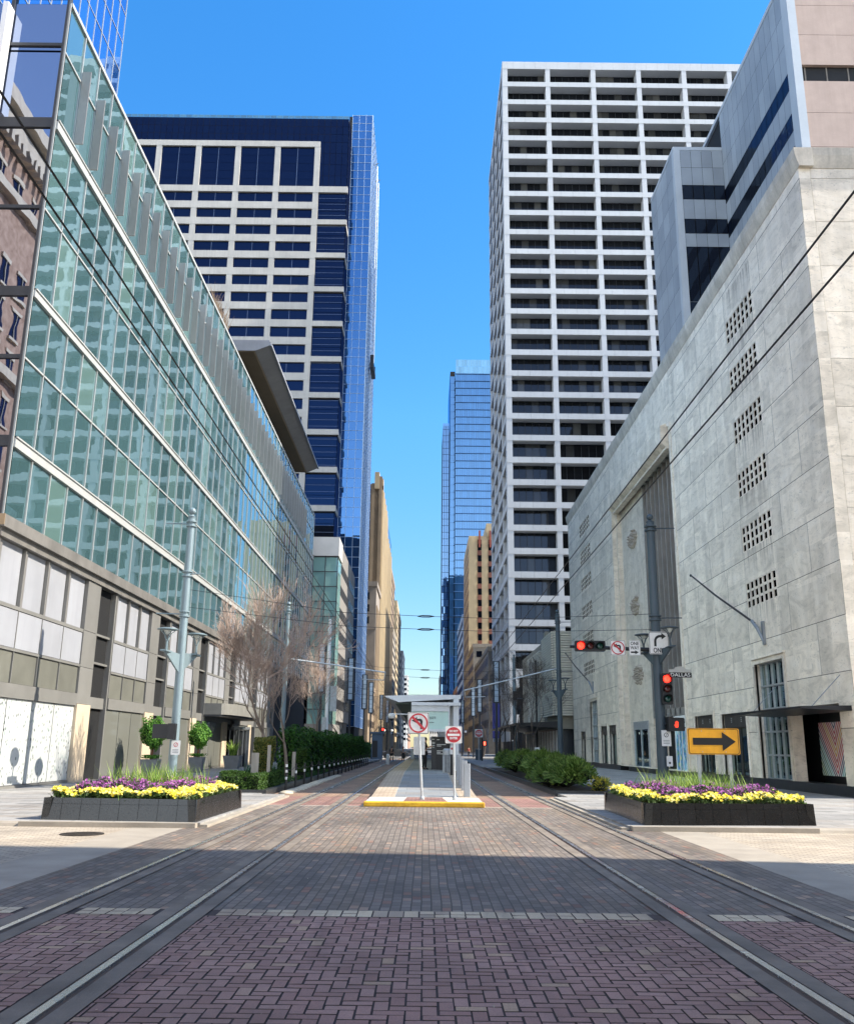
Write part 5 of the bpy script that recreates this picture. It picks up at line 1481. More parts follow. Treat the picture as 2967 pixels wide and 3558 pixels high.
# overhead lines
def wire(lab, pts, r=.012, name='overhead_wire', group=None):
    return tag(MB().tube(pts, r, 5).build(name, m_wire), lab, 'wire', group)
def sag(a, b, s, n=9): 
    a, b = Vector(a), Vector(b); return [tuple(a.lerp(b, k/n)-Vector((0, 0, s*4*(k/n)*(1-k/n)))) for k in range(n+1)]
for s, nm in ((-1, 'left'), (1, 'right')):
    x = -3.3 if s < 0 else 3.45
    zu, zl = (6.55, 6.25) if s < 0 else (6.15, 5.70)
    tag(MB().tube([(x-.02*s, -6, zu), (x, 37, zu), (x, 66, zu), (x, 104, zu), (x, 240, zu)], .011, 5).build('messenger_wire', m_wire), 'upper overhead wire above the %s tram track' % nm, 'wire', 'overhead wires along the tracks')
    tag(MB().tube([(x+.02, -6, zl), (x, 37, zl), (x, 66, zl), (x, 104, zl), (x, 240, zl)], .011, 5).build('contact_wire', m_wire), 'lower overhead wire above the %s tram track' % nm, 'wire', 'overhead wires along the tracks')
def span(a, b, z1, z2, lab):
    t = thing('span_wire', lab, 'wire', ((a[0]+b[0])/2, (a[1]+b[1])/2, z1), 'span wires across the street')
    for z, za, zb in ((z1, a[2], b[2]), (z2, a[2]-.7, b[2]-.7)):
        m_ = ((a[0]+b[0])/2, (a[1]+b[1])/2)
        pts = [(a[0], a[1], za), (a[0]*.35+b[0]*0, a[1]*.65+b[1]*.35, z+.02), (0, (a[1]+b[1])/2, z), (b[0]*.35, a[1]*.35+b[1]*.65, z+.02), (b[0], b[1], zb)]
        MB().tube(pts, .011, 5).build('wire', m_wire, t)
        MB().tube([(-.35, m_[1], z), (-.15, m_[1], z+.035), (.15, m_[1], z+.035), (.35, m_[1], z)], .018, 5).tube([(-.35, m_[1], z), (-.15, m_[1], z-.035), (.15, m_[1], z-.035), (.35, m_[1], z)], .018, 5).build('insulator', m_wire, t)
span((-9.5, 35.4, 7.7), (10.2, 40, 7.6), 7.05, 6.5, 'pair of thin span wires between the pale left pole and the signal pole')
span((-9.1, 59.5, 7.7), (10.3, 70.4, 7.7), 7.05, 6.5, 'pair of thin span wires between the second pair of poles')
span((-9.5, 89.7, 7.7), (10.2, 104.8, 7.7), 7.05, 6.5, 'pair of thin span wires between the third pair of poles')
for lab, a, b in (('long pale bracket arm reaching over the left track from the second left pole', (-9.1, 59.5, 7.25), (-2.6, 60, 6.45)), ('long pale bracket arm reaching over the right track from the second right pole', (10.3, 70.4, 7.75), (3.0, 70, 5.95))):
    t = thing('bracket_arm', lab, 'bracket arm', a, 'overhead wire bracket arms')
    MB().tube([a, ((a[0]+b[0])/2, a[1], (a[2]+b[2])/2), b], .045, 8).build('arm', mat('arm_pale', '#c9cccb', .45, metal=.3), t)
    s = 1 if b[0] > 0 else -1
    MB().tube([b, (b[0]+s*.1, b[1], b[2]-.5), (b[0]+s*1.6, b[1], b[2]-.45)], .03, 6).build('steady_arm', m_galv, t)

# ================================================================== platform, yellow kerb, shelter
m_plat = pavers('platform_granite', '#74777a', '#878b8d', '#5c5e60', 1.2, .9, 'x', mortar=.008, dirt=.25, bump=.1)
m_tact = pavers('tactile_edge', '#a29382', '#b0a08c', '#857764', .3, .3, 'x', mortar=.02, dirt=.2, bump=.4)
yk = MB().box(-1.8, 1.83, 28.28, 28.62, 0, .15)
o = yk.build('yellow_kerb', mat('kerb_yellow', '#c79a22', .75, var=.3, scale=3, bump=.4, bscale=35, grime=.35))
bv = o.modifiers.new('b', 'BEVEL'); bv.width = .035; bv.segments = 3
tag(o, 'bright yellow painted kerb across the head of the tram platform', 'kerb')
def ramp_z(y): return .15 if y < 31 else (.15+.38*(y-31)/15 if y < 46 else .53)
def pstrip(x0, x1, ys_, dz=0.0):
    mb = MB()
    for a, b in zip(ys_[:-1], ys_[1:]): mb.quad((x0,a,ramp_z(a)+dz),(x1,a,ramp_z(a)+dz),(x1,b,ramp_z(b)+dz),(x0,b,ramp_z(b)+dz))
    return mb
pb = MB()
yp = [31, 46, 118]
for a, b in zip(yp[:-1], yp[1:]):
    pb.add([(-1.72,a,0),(1.75,a,0),(1.75,b,0),(-1.72,b,0),(-1.72,a,ramp_z(a)-.004),(1.75,a,ramp_z(a)-.004),(1.75,b,ramp_z(b)-.004),(-1.72,b,ramp_z(b)-.004)], [(4,5,6,7),(0,1,5,4),(1,2,6,5),(3,0,4,7),(2,3,7,6)])
struct('tram_platform', pb, m_conc_pale)
struct('platform_paving', pstrip(-.95, 1.15, yp), m_plat)
struct('platform_edge_paving', MB().add(pstrip(-1.72, -.96, yp).v, pstrip(-1.72, -.96, yp).f).add(pstrip(1.16, 1.75, yp).v, pstrip(1.16, 1.75, yp).f), m_tact)
isl = MB().box(-1.75, 1.78, 28.621, 31, 0, .145); struct('traffic_island', isl, m_conc_pale)
struct('island_paving', MB().quad((-.62,28.63,.149),(.72,28.63,.149),(.60,30.9,.149),(-.55,30.9,.149)), m_red_pav)
m_shel = mat('shelter_white', '#c9cdd0', .4, metal=.2, var=.06, scale=1)
sh = thing('tram_shelter', 'white steel tram shelter with a flat roof and a pale green glass name panel', 'shelter', (0, 52, .53))
def sloped_roof(y0, y1):
    mb = MB()
    mb.prism([(-2.15, 4.36), (-2.15, 4.42), (.2, 4.5), (1.95, 4.5), (1.95, 4.3), (-.9, 4.12), (-1.4, 4.08)], 'y', y0, y1); return mb
sloped_roof(50, 112).build('roof', m_shel, sh)
MB().box(-.72, 1.95, 49.8, 50.1, 3.92, 4.09).build('front_beam', m_shel, sh)
for k in range(8):
    y = 50.0+k*8.5
    MB().box(1.55, 1.85, y, y+.3, .53, 4.3).build('column', m_shel, sh)
MB().box(-.72, 1.35, 49.95, 50.2, 3.62, 3.919).box(-.72, 1.35, 49.95, 50.2, 2.55, 2.68).box(-.72, -.66, 49.95, 50.2, 2.68, 3.62).box(1.29, 1.35, 49.95, 50.2, 2.68, 3.62).build('panel_frame', m_shel, sh)
o = MB().box(-.66, 1.29, 50.04, 50.1, 2.68, 3.62).build('name_panel', mat('mint_glass', '#a8cfc6', .2, var=.05, spec=.6), sh)
m_txt = mat('panel_text', '#46575a', .5)
text('Main Street Square', .27, (.0, 50.03, 3.30), m_txt, sh, width=1.2)
for w_, z in ((1.1, 3.05),): MB().box(-.58, .5, 50.02, 50.035, 3.02, 3.05).build('text_line', m_txt, sh)
text('R Park in', .16, (-.25, 50.03, 2.80), m_signk, sh, width=.62, bold=.004)
MB().box(-1.6, 1.4, 50.3, 112, 4.02, 4.06).build('soffit', mat('soffit_green', '#4d605a', .6), sh)
cams = thing('camera_dome', 'white camera dome on a bracket at the left of the shelter name panel', 'security camera', (-1.75, 50, 3.3))
MB().lathe((-1.78, 50.1, 3.22), [(.0, 0), (.14, .0), (.20, .1), (.20, .22), (.1, .28), (0, .28)], 16).tube([(-1.6, 50.1, 3.45), (-.75, 50.1, 3.45)], .03, 6).build('housing', m_signw, cams)
MB().lathe((-1.78, 50.1, 3.08), [(.0, 0), (.08, .03), (.12, .1), (.13, .14), (0, .14)], 16).build('dark_dome', m_black, cams)
ki = thing('info_kiosk', 'black information kiosk with lines of white text on the tram platform', 'kiosk', (.95, 52.5, .53))
MB().box(.66, 1.45, 52, 52.5, .53, 2.3).build('panel', m_black, ki)
MB().box(.40, .655, 52.1, 53.3, .53, 2.32).build('side_panel', mat('kiosk_grey', '#26282b', .4), ki)
tx = MB()
for z, w_ in ((2.12, .15), (1.86, .5), (1.78, .24), (1.52, .40), (1.44, .22), (1.36, .42)): tx.box(.70, .70+w_, 51.985, 52, z, z+.045)
for z, w_ in ((2.14, .14), (1.98, .16), (1.92, .16), (1.8, .15), (1.7, .14)): tx.box(.43, .43+w_, 52.085, 52.1, z, z+.04)
tx.build('white_text', m_signw, ki)
tc = thing('litter_bin', 'slim grey slatted litter bin on the right edge of the platform', 'litter bin', (1.12, 46.2, .53))
MB().lathe((1.12, 46.2, 1.35), [(.19, 0), (.21, .02), (.21, .25), (.14, .33), (0, .33)], 18).build('lid', m_galv, tc)
sl_ = MB()
for k in range(16):
    a = 2*PI*k/16; sl_.box(1.12+.19*math.cos(a)-.018, 1.12+.19*math.cos(a)+.018, 46.2+.19*math.sin(a)-.018, 46.2+.19*math.sin(a)+.018, .53, 1.35)
sl_.build('slats', m_galv, tc)
MB().lathe((1.12, 46.2, .54), [(.16, 0), (.16, .8), (0, .8)], 14).build('liner', m_black, tc)
fp = thing('fare_post', 'dark fare post with a small red and white sign on the right of the platform', 'fare machine', (1.35, 44, .5))
MB().box(1.22, 1.42, 43.9, 44.2, .45, 1.5).build('post', m_black, fp)
board(fp, 1.30, 1.62, .17, .40, 43.88, border=False, r=.02); MB().disc((1.30, 43.87, 1.68), .055, t=.01).build('red_mark', m_signr, fp)
t0 = None
for k, (x, y, z, h) in enumerate(((1.44, 31.4, .16, 1.06), (1.46, 34.2, .22, 1.06), (1.48, 37.2, .30, 1.06), (1.50, 40.4, .38, 1.06))):
    lab = ['square grey steel bollard nearest the yellow kerb', 'square grey steel bollard second from the yellow kerb', 'square grey steel bollard third from the yellow kerb', 'square grey steel bollard farthest up the platform ramp'][k]
    if not t0:
        t0 = thing('square_bollard', lab, 'bollard', (x, y, z), 'square steel bollards on the platform edge')
        MB().prism(rrect(x, y, .21, .21, .03), 'z', z, z+h).build('shaft', mat('bollard_grey', '#9a9fa4', .45, metal=.4, var=.08), t0)
        hd_ = MB()
        for i in range(6): hd_.disc((x+.06, y-.108, z+.15+i*.15), .018, t=.01, n=10)
        hd_.build('bolts', m_galv, t0)
    else: dup(t0, (x, y, z), lab)
wb_ = None
for x, y, lab in ((-3.65, 94, 'white round bollard beside the left track at the far crossing'), (-1.2, 96, 'white round bollard at the far end of the platform edge')):
    if not wb_:
        wb_ = thing('white_bollard', lab, 'bollard', (x, y, .0), 'white bollards at the far crossing')
        MB().lathe((x, y, 0), [(.17, 0), (.17, .9), (.1, 1.0), (0, 1.02)], 14).build('shaft', m_signw, wb_)
    else: dup(wb_, (x, y, 0.5), lab)

# ================================================================== people
m_skin = mat('skin', '#b98a6c', .6, var=.05)
def person(lab, x, y, z, hgt, face, tops, legs, hairm, pose):
    """one skinned body; clothing shells and hair are children.  face = heading in degrees (0 looks to +y)"""
    t = thing('person', lab, 'person', (x, y, z))
    k = hgt/1.75
    J = {'pel': (0,0,.93), 'spi': (0,.0,1.15), 'chest': (0,.01,1.36), 'neck': (0,.02,1.50), 'head': (0,.05,1.60), 'top': (0,.045,1.71)}
    for s, n in ((-1, 'l'), (1, 'r')):
        st_ = pose.get('step', .12)*s
        J['hip'+n] = (s*.09,0,.90); J['kn'+n] = (s*.10,.5*st_+.03,.49); J['an'+n] = (s*.10,st_-.02,.09); J['toe'+n] = (s*.11,st_+.15,.035)
        J['sh'+n] = (s*.19,0,1.42)
        a = pose.get('arm'+n, 'down')
        if a == 'down': J['el'+n] = (s*.24,-.03,1.14); J['wr'+n] = (s*.25,.06,.90); J['ha'+n] = (s*.25,.09,.82)
        else: J['el'+n] = (s*.22,.12,1.18); J['wr'+n] = (s*.13,.36,1.24); J['ha'+n] = (s*.11,.45,1.26)
    rad = {'pel':.14,'spi':.125,'chest':.145,'neck':.058,'head':.095,'top':.07,'hip':.09,'kn':.058,'an':.042,'toe':.036,'sh':.062,'el':.042,'wr':.03,'ha':.034}
    E_ = [('pel','spi'),('spi','chest'),('chest','neck'),('neck','head'),('head','top')]
    for n in 'lr': E_ += [('pel','hip'+n),('hip'+n,'kn'+n),('kn'+n,'an'+n),('an'+n,'toe'+n),('chest','sh'+n),('sh'+n,'el'+n),('el'+n,'wr'+n),('wr'+n,'ha'+n)]
    rot = Matrix.Rotation(math.radians(-face), 3, 'Z')
    def skin(names, edges, grow, name, m, par):
        me = bpy.data.meshes.new(name); idx = {n: i for i, n in enumerate(names)}
        me.from_pydata([tuple(rot @ Vector(J[n])*k) for n in names], [(idx[a], idx[b]) for a, b in edges], [])
        o = bpy.data.objects.new(name, me); COL.objects.link(o)
        md = o.modifiers.new('s', 'SKIN'); md.use_smooth_shade = True
        for n in names:
            r = rad.get(n) or rad[n[:-1]]; v = me.skin_vertices[0].data[idx[n]]; v.radius = ((r+grow)*k, (r+grow)*k*(.8 if n in ('chest','pel','spi') else 1)); v.use_root = n == names[0]
        sb2 = o.modifiers.new('u', 'SUBSURF'); sb2.levels = sb2.render_levels = 1
        dg = bpy.context.evaluated_depsgraph_get(); m2 = bpy.data.meshes.new_from_object(o.evaluated_get(dg)); bpy.data.objects.remove(o)
        ob = bpy.data.objects.new(name, m2); COL.objects.link(ob); m2.materials.clear(); m2.materials.append(m)
        m2.polygons.foreach_set('use_smooth', [True]*len(m2.polygons)); ob.parent = par; ob['_w'] = tuple(par['_w']); return ob
    names = list(J)
    body = skin(names, E_, 0, 'body', m_skin, t)
    skin(['chest','spi','pel','shl','shr','ell','elr'], [('chest','spi'),('spi','pel'),('chest','shl'),('chest','shr'),('shl','ell'),('shr','elr')], .016, 'shirt', tops, t)
    skin(['pel','hipl','hipr','knl','knr','anl','anr'], [('pel','hipl'),('pel','hipr'),('hipl','knl'),('hipr','knr'),('knl','anl'),('knr','anr')], .014, 'trousers', legs, t)
    skin(['anl','toel'], [('anl','toel')], .014, 'shoe', m_black, t); skin(['anr','toer'], [('anr','toer')], .014, 'shoe', m_black, t)
    hb_ = MB(); c = rot @ Vector((0,.025,1.645))*k
    vs = []
    for i in range(7):
        for j in range(14):
            th = PI*.62*i/6; ph = 2*PI*j/14
            vs.append((x+c.x+.108*k*math.sin(th)*math.cos(ph), y+c.y+.115*k*math.sin(th)*math.sin(ph), z+c.z+.115*k*math.cos(th)))
    hb_.add(vs, [(i*14+j, i*14+(j+1) % 14, (i+1)*14+(j+1) % 14, (i+1)*14+j) for i in range(6) for j in range(14)])
    hb_.build('hair', hairm, t, True)
    fc = MB(); f = rot @ Vector((0,1,0)); sd = rot @ Vector((1,0,0)); hc = rot @ Vector((0,.05,1.61))*k
    for s in (-1, 1):
        e = hc+f*.092*k+sd*s*.034*k; fc.lathe((x+e.x, y+e.y, z+e.z-.008), [(.0, 0), (.010, .008), (0, .016)], 6)
    e = hc+f*.105*k; fc.tube([(x+e.x, y+e.y, z+e.z), (x+e.x+f.x*.015, y+e.y+f.y*.015, z+e.z-.04*k)], [.008, .014], 5)
    fc.build('face', mat('face_dark', '#5b4034', .6), t)
    return t
m_blk = mat('black_cloth', '#131418', .85, var=.15, scale=8); m_hair = mat('dark_hair', '#1a1412', .6)
person('person in black clothes with dark hair reaching to the black kiosk on the platform', .02, 51.6, .53, 1.74, 80, m_blk, m_blk, m_hair, {'step': .06, 'armr': 'reach', 'arml': 'reach'})
person('person in a black top walking by the far crossing on the left', -3.9, 112, .0, 1.75, 20, m_blk, m_blk, m_hair, {'step': .2})
person('person in a pale grey shirt standing right of the walker at the far crossing', -2.6, 116, .0, 1.75, 200, mat('grey_cloth', '#a9adb0', .85), m_blk, mat('red_cap', '#8c2320', .7), {'step': .08})

# ================================================================== left bed: hedge, low box hedge, ivy column, posts, bollards
m_hedge = leafmat('hedge_leaf', ['#142a0c', '#203f13', '#30581c', '#416b25', '#1a2f10'], .3)
m_box = leafmat('box_leaf', ['#1f3512', '#2f4b1a', '#416024', '#55702f'], .3)
m_jun = leafmat('juniper_leaf', ['#33491a', '#4a6626', '#647f36', '#7d9148', '#3c481d'], .3)
m_ivy = leafmat('ivy_leaf', ['#2c3c1a', '#4a5a26', '#6a6a30', '#7f7a3a'], .3)
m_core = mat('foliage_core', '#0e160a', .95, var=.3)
def lump(x, y, s=1.0):
    return math.sin(x*1.7*s+1.3)*math.sin(y*1.1*s+.4)+.6*math.sin(x*3.9*s+y*2.7*s)
def foliage_box(x0, x1, y0, y1, z0, z1, n, s, amp=.15, asp=.55, front=True):
    """leaves through the outer shell of a clipped hedge with an uneven skin"""
    mb = MB()
    A = [(y1-y0)*(z1-z0), (y1-y0)*(z1-z0)*.5, (x1-x0)*(z1-z0), (x1-x0)*(y1-y0)]
    T = sum(A)
    for _ in range(n):
        q = R.random()*T; d = abs(R.gauss(0, amp*.7))
        x, y, z = R.uniform(x0, x1), R.uniform(y0, y1), R.uniform(z0, z1)
        if q < A[0]: x = x1-d+amp*.5*lump(y, z, 1.3); nn = Vector((1,0,.3))
        elif q < A[0]+A[1]: x = x0+d; nn = Vector((-1,0,.3))
        elif q < A[0]+A[1]+A[2]: y = y0+d+amp*.5*lump(x, z, 1.3); nn = Vector((0,-1,.3))
        else: z = z1-d+amp*lump(x*.8, y*.8); nn = Vector((0,0,1))
        leafq(mb, (x, y, z), s*R.uniform(.6, 1.3), (nn+rv()*.9).normalized(), asp)
    return mb
hg = thing('hedge', 'tall dense green hedge clipped square along the left tram track', 'hedge', (-6.8, 70, .1))
foliage_box(-7.25, -6.4, 46, 100, .35, 2.4, 42000, .085, .28).build('leaves', m_hedge, hg)
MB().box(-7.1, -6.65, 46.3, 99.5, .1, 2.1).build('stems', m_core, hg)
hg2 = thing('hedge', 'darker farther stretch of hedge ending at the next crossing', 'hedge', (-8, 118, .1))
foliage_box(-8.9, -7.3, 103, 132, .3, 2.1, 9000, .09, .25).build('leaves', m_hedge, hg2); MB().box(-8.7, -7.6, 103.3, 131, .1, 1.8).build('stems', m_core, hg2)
lh = thing('low_hedge', 'low clipped box hedge filling the near corner of the left bed', 'hedge', (-6.6, 35.5, .1))
foliage_box(-7.45, -5.95, 34.0, 39.5, .15, .72, 13000, .04, .10).build('leaves', m_box, lh); MB().box(-7.3, -6.1, 34.15, 39.3, .1, .6).build('stems', m_core, lh)
gcov = MB()
for _ in range(3500): leafq(gcov, (R.uniform(-6.7, -5.85), R.uniform(39.5, 60), .2+R.random()*.14), R.uniform(.03, .07), (Vector((0,0,1))+rv()*.7).normalized())
tag(stuff(gcov.build('ground_cover', m_box)), 'bright low ground cover between the hedge and the bed kerb', 'ground cover')
bl_ = MB()
for _ in range(260):
    x, y = R.uniform(-7.6, -6.3), R.uniform(38.6, 42.5); a = R.uniform(0, 6.28); h = R.uniform(.4, 1.0)
    blade(bl_, x, y, .15, h, R.uniform(.1, .4), a, .035)
tag(stuff(bl_.build('leafy_plants', leafmat('dark_strap_leaf', ['#1f3a1c', '#2f5230', '#3f6440'], .2))), 'broad dark strap leaved plants behind the low box hedge', 'plants')
iv = thing('ivy_column', 'squat column of browning ivy standing behind the low box hedge', 'shrub', (-6.55, 38, .1))
foliage_box(-6.95, -6.2, 38, 38.9, .5, 2.05, 5200, .05, .12).build('leaves', m_ivy, iv); MB().box(-6.8, -6.35, 38.1, 38.8, .1, 1.85).build('stems', m_core, iv)
iv2 = thing('ivy_column', 'small bright green ivy clump beside a grey timber post', 'shrub', (-5.95, 46, .1))
foliage_box(-6.3, -5.85, 46, 46.9, .5, 1.6, 2200, .05, .1).build('leaves', m_box, iv2); MB().box(-6.2, -5.95, 46.1, 46.8, .1, 1.45).build('stems', m_core, iv2)
m_timb = mat('weathered_timber', '#9c968a', .85, var=.2, scale=2, stretch=(3, 3, .3), bump=.4, bscale=12)
for lab, x, y, w, h in (('wide weathered grey timber post at the left of the ivy column', -6.65, 36.8, .28, 1.45), ('slim weathered timber post at the right of the ivy column', -6.13, 36.9, .12, 1.75), ('short grey timber post in front of the small ivy clump', -6.2, 44.5, .16, 1.45)):
    o = MB().prism([(x-w/2, y), (x+w/2, y), (x+w/2, y+.1), (x, y+.13), (x-w/2, y+.1)], 'z', .1, h).build('timber_post', m_timb); tag(o, lab, 'post', 'timber posts in the left bed')
kb = MB()
kb.box(-7.6, -5.6, 33.55, 33.75, 0, .2); kb.box(-5.8, -5.6, 33.751, 101, 0, .2)
tag(kb.build('bed_kerb', mat('bed_kerb_black', '#2a2b2d', .3, var=.25, scale=4, spec=.6)), 'low polished black kerb round the left planting bed', 'kerb')
MB_ = MB().box(-8.9, -5.81, 33.76, 101, .0, .14); struct('planting_soil', MB_, m_soil)
# black and white banded bollards with chains, cobbles at their feet
m_refl = mat('reflective_band', '#dcdcd8', .4, var=.03)
b0 = None
ords = ['nearest', 'second', 'third', 'fourth', 'fifth', 'sixth', 'seventh', 'eighth', 'ninth', 'tenth', '11th', '12th', '13th', '14th', '15th', '16th', '17th', '18th', '19th', '20th']
for k in range(20):
    y = 36.6+k*2.75; x = -5.36
    lab = '%s slim black bollard with white bands, counting from the near end of the left row' % ords[k]
    if k == 0:
        b0 = thing('chain_bollard', lab, 'bollard', (x, y, 0), 'slim black bollards along the left track')
        MB().tube([(x, y, 0), (x, y, 1.0)], .042, 10).lathe((x, y, 0), [(.07, 0), (.07, .03), (.045, .05)], 12).build('shaft', m_black, b0)
        for z in (.46, .72, .93): MB().tube([(x, y, z), (x, y, z+.10)], .046, 10).build('white_band', m_refl, b0)
    elif k == 1:
        b1 = thing('chain_bollard', lab, 'bollard', (x, y, 0), 'slim black bollards along the left track')
        MB().tube([(x, y, 0), (x, y, 1.0)], .042, 10).lathe((x, y, 0), [(.07, 0), (.07, .03), (.045, .05)], 12).build('shaft', m_black, b1)
        MB().tube([(x, y, .62), (x, y, .73)], .046, 10).build('white_band', m_refl, b1)
    else: dup(b1, (x, y, 0), lab)
    if k < 12:
        tag(MB().tube(sag((x-.02, y, .92), (x-.02, y+2.75, .92), .14), .012, 5).build('chain', m_black), 'sagging chain between the %s and the next black bollard on the left' % ords[k], 'chain', 'chains between the left bollards')
st0 = None; m_cob = mat('cobble', '#a39a88', .85, var=.2, scale=3, bump=.3, bscale=30)
for k in range(22):
    y = 35.2+k*.95; x = -5.1+R.uniform(-.04, .04)
    if st0 is None:
        mb = MB(); mb.lathe((x, y, 0), [(.28, 0), (.27, .04), (.2, .085), (.1, .11), (0, .115)], 14); mb.v = [(x+(a-x)*1.0, y+(b-y)*1.25, c) for a, b, c in mb.v]
        st0 = tag(mb.build('cobble_stone', m_cob, base=(x, y, 0), smooth=True), 'rounded pale stone set in the row at the feet of the left bollards', 'stone', 'rounded stones along the left bollards')
    else:
        o = st0.copy(); COL.objects.link(o); o.location = (x, y, 0); o.rotation_euler = (0, 0, R.uniform(-.3, .3))

# right bed of junipers
rb = MB()
rb.box(4.95, 5.1, 35.6, 78, 0, .2); rb.box(5.1, 7.4, 35.6, 35.75, 0, .2)
tag(rb.build('bed_kerb', mat('bed_kerb_black', '#2a2b2d', .3)), 'low black kerb round the right bed of junipers', 'kerb')
struct('planting_soil', MB().box(5.1, 7.4, 35.75, 78, 0, .14), m_soil)
def bush(lab, cx, cy, rx_, ry, rz, n, m, s, z0=.1, cat='shrub', group=None, asp=.35):
    t = thing('shrub', lab, cat, (cx, cy, z0), group); mb = MB(); core = MB()
    blobs = [(cx+R.uniform(-.5,.5)*rx_, cy+R.uniform(-.5,.5)*ry, z0+rz*R.uniform(.2,.66), R.uniform(.45,.65)) for _ in range(9)]
    for bx, by, bz, br in blobs:
        core.lathe((bx, by, bz-.5*br*rz*.8), [(0, 0), (br*rx_*.55, br*rz*.2), (br*rx_*.6, br*rz*.5), (br*rx_*.4, br*rz*.75), (0, br*rz*.85)], 8)
        for _ in range(n//9):
            d = rv(); d.z = abs(d.z)*.9-.25; r = R.uniform(.65, 1.08)
            c = Vector((bx+d.x*rx_*br*r, by+d.y*ry*br*r, bz+d.z*rz*br*.9*r))
            if c.z < z0+.02: continue
            u = (d+rv()*.5+Vector((0,0,.4))).normalized(); w = u.orthogonal().normalized()*s*asp
            ss = s*R.uniform(.6, 1.5)
            mb.add([c-w, c+w, c+u*ss*1.6+w*.4, c+u*ss*1.6-w*.4], [(0,1,2,3)])
    mb.build('leaves', m, t); core.build('stems', m_core, t)
labs = ['nearest big', 'second', 'third', 'fourth', 'fifth', 'farthest']
for k, (x, y, rx_, h) in enumerate(((5.85, 37.6, .95, 1.35), (5.8, 40.8, 1.0, 1.45), (5.8, 44.8, 1.05, 1.5), (5.85, 49.8, 1.05, 1.55), (5.9, 56, 1.1, 1.55), (6.0, 64, 1.1, 1.55))):
    bush('%s feathery juniper bush in the bed right of the right track' % labs[k], x, y, rx_, 2.3 if k < 3 else 3.6, h, 6500 if k < 3 else 4500, m_jun, .085, group='junipers in the right bed')
bush('low clump of yellow pansies and leaves at the near end of the juniper bed', 6.75, 36.0, .42, .4, .62, 900, leafmat('pansy_mix', ['#4c6430', '#6a7a30', '#c9b43a', '#8f8a34'], .3), .06, cat='flowers')

# topiary pots along the left wall
m_pot = mat('grey_pot', '#7d7f80', .6, var=.12, scale=3)
m_top = leafmat('topiary_leaf', ['#2f5520', '#47782c', '#64973a', '#86b04c'], .3)
def pot(t, x, y, w=.42):
    mb = MB(); n = 4
    for z0, z1, a, b in ((.1, 1.0, w*.72, w),):
        mb.add([(x+sx*a, y+sy*a, z0) for sx, sy in ((-1,-1),(1,-1),(1,1),(-1,1))]+[(x+sx*b, y+sy*b, z1) for sx, sy in ((-1,-1),(1,-1),(1,1),(-1,1))], [(0,1,5,4),(1,2,6,5),(2,3,7,6),(3,0,4,7),(4,5,6,7)])
    mb.build('pot', m_pot, t)
    MB().sheet(x-w*.85, x+w*.85, y-w*.85, y+w*.85, 1.004).build('soil', m_soil, t)
def topiary(lab, x, y):
    t = thing('potted_topiary', lab, 'potted plant', (x, y, .1), 'clipped topiaries in grey pots')
    pot(t, x, y)
    MB().tube([(x, y, 1.0), (x+.05, y, 1.4), (x-.03, y, 1.9)], [.06, .05, .04], 6).build('trunk', mat('bark_red', '#7a5138', .85), t)
    mb = MB()
    for _ in range(5200):
        d = rv(); r = R.uniform(.6, 1.1); k = 1+.2*lump(d.x*2.4+x, d.y*2+d.z*2.6)
        rad = .64*k*(1-.3*max(0, -d.z)); leafq(mb, (x+d.x*rad*r*.95, y+d.y*rad*r*.95, 2.15+d.z*rad*r*1.28), .06*R.uniform(.5,1.4), (d+rv()*.9).normalized())
    for _ in range(500): leafq(mb, (x+R.gauss(0,.2), y+R.gauss(0,.2), 1.05+R.random()*.15), .05)
    mb.build('leaves', m_top, t)
    MB().lathe((x, y, 1.6), [(0, 0), (.35, .15), (.5, .5), (.4, .9), (0, 1.1)], 10).build('inner_stems', m_core, t)
topiary('round clipped topiary in a grey pot just left of the pale pole', -13.6, 46.6)
topiary('round clipped topiary in a grey pot right of the pale pole', -13.7, 56.5)
ag_ = thing('potted_agave', 'spiky yellow green agave in a grey pot by the revolving door', 'potted plant', (-13.6, 66.5, .1)); pot(ag_, -13.6, 66.5, .6)
mb = MB()
for _ in range(70): blade(mb, -13.6+R.uniform(-.2,.2), 66.5+R.uniform(-.2,.2), 1.0, R.uniform(.4, 1.2), R.uniform(.2, .8), R.uniform(0, 6.28), .04)
mb.build('leaves', m_gra, ag_)

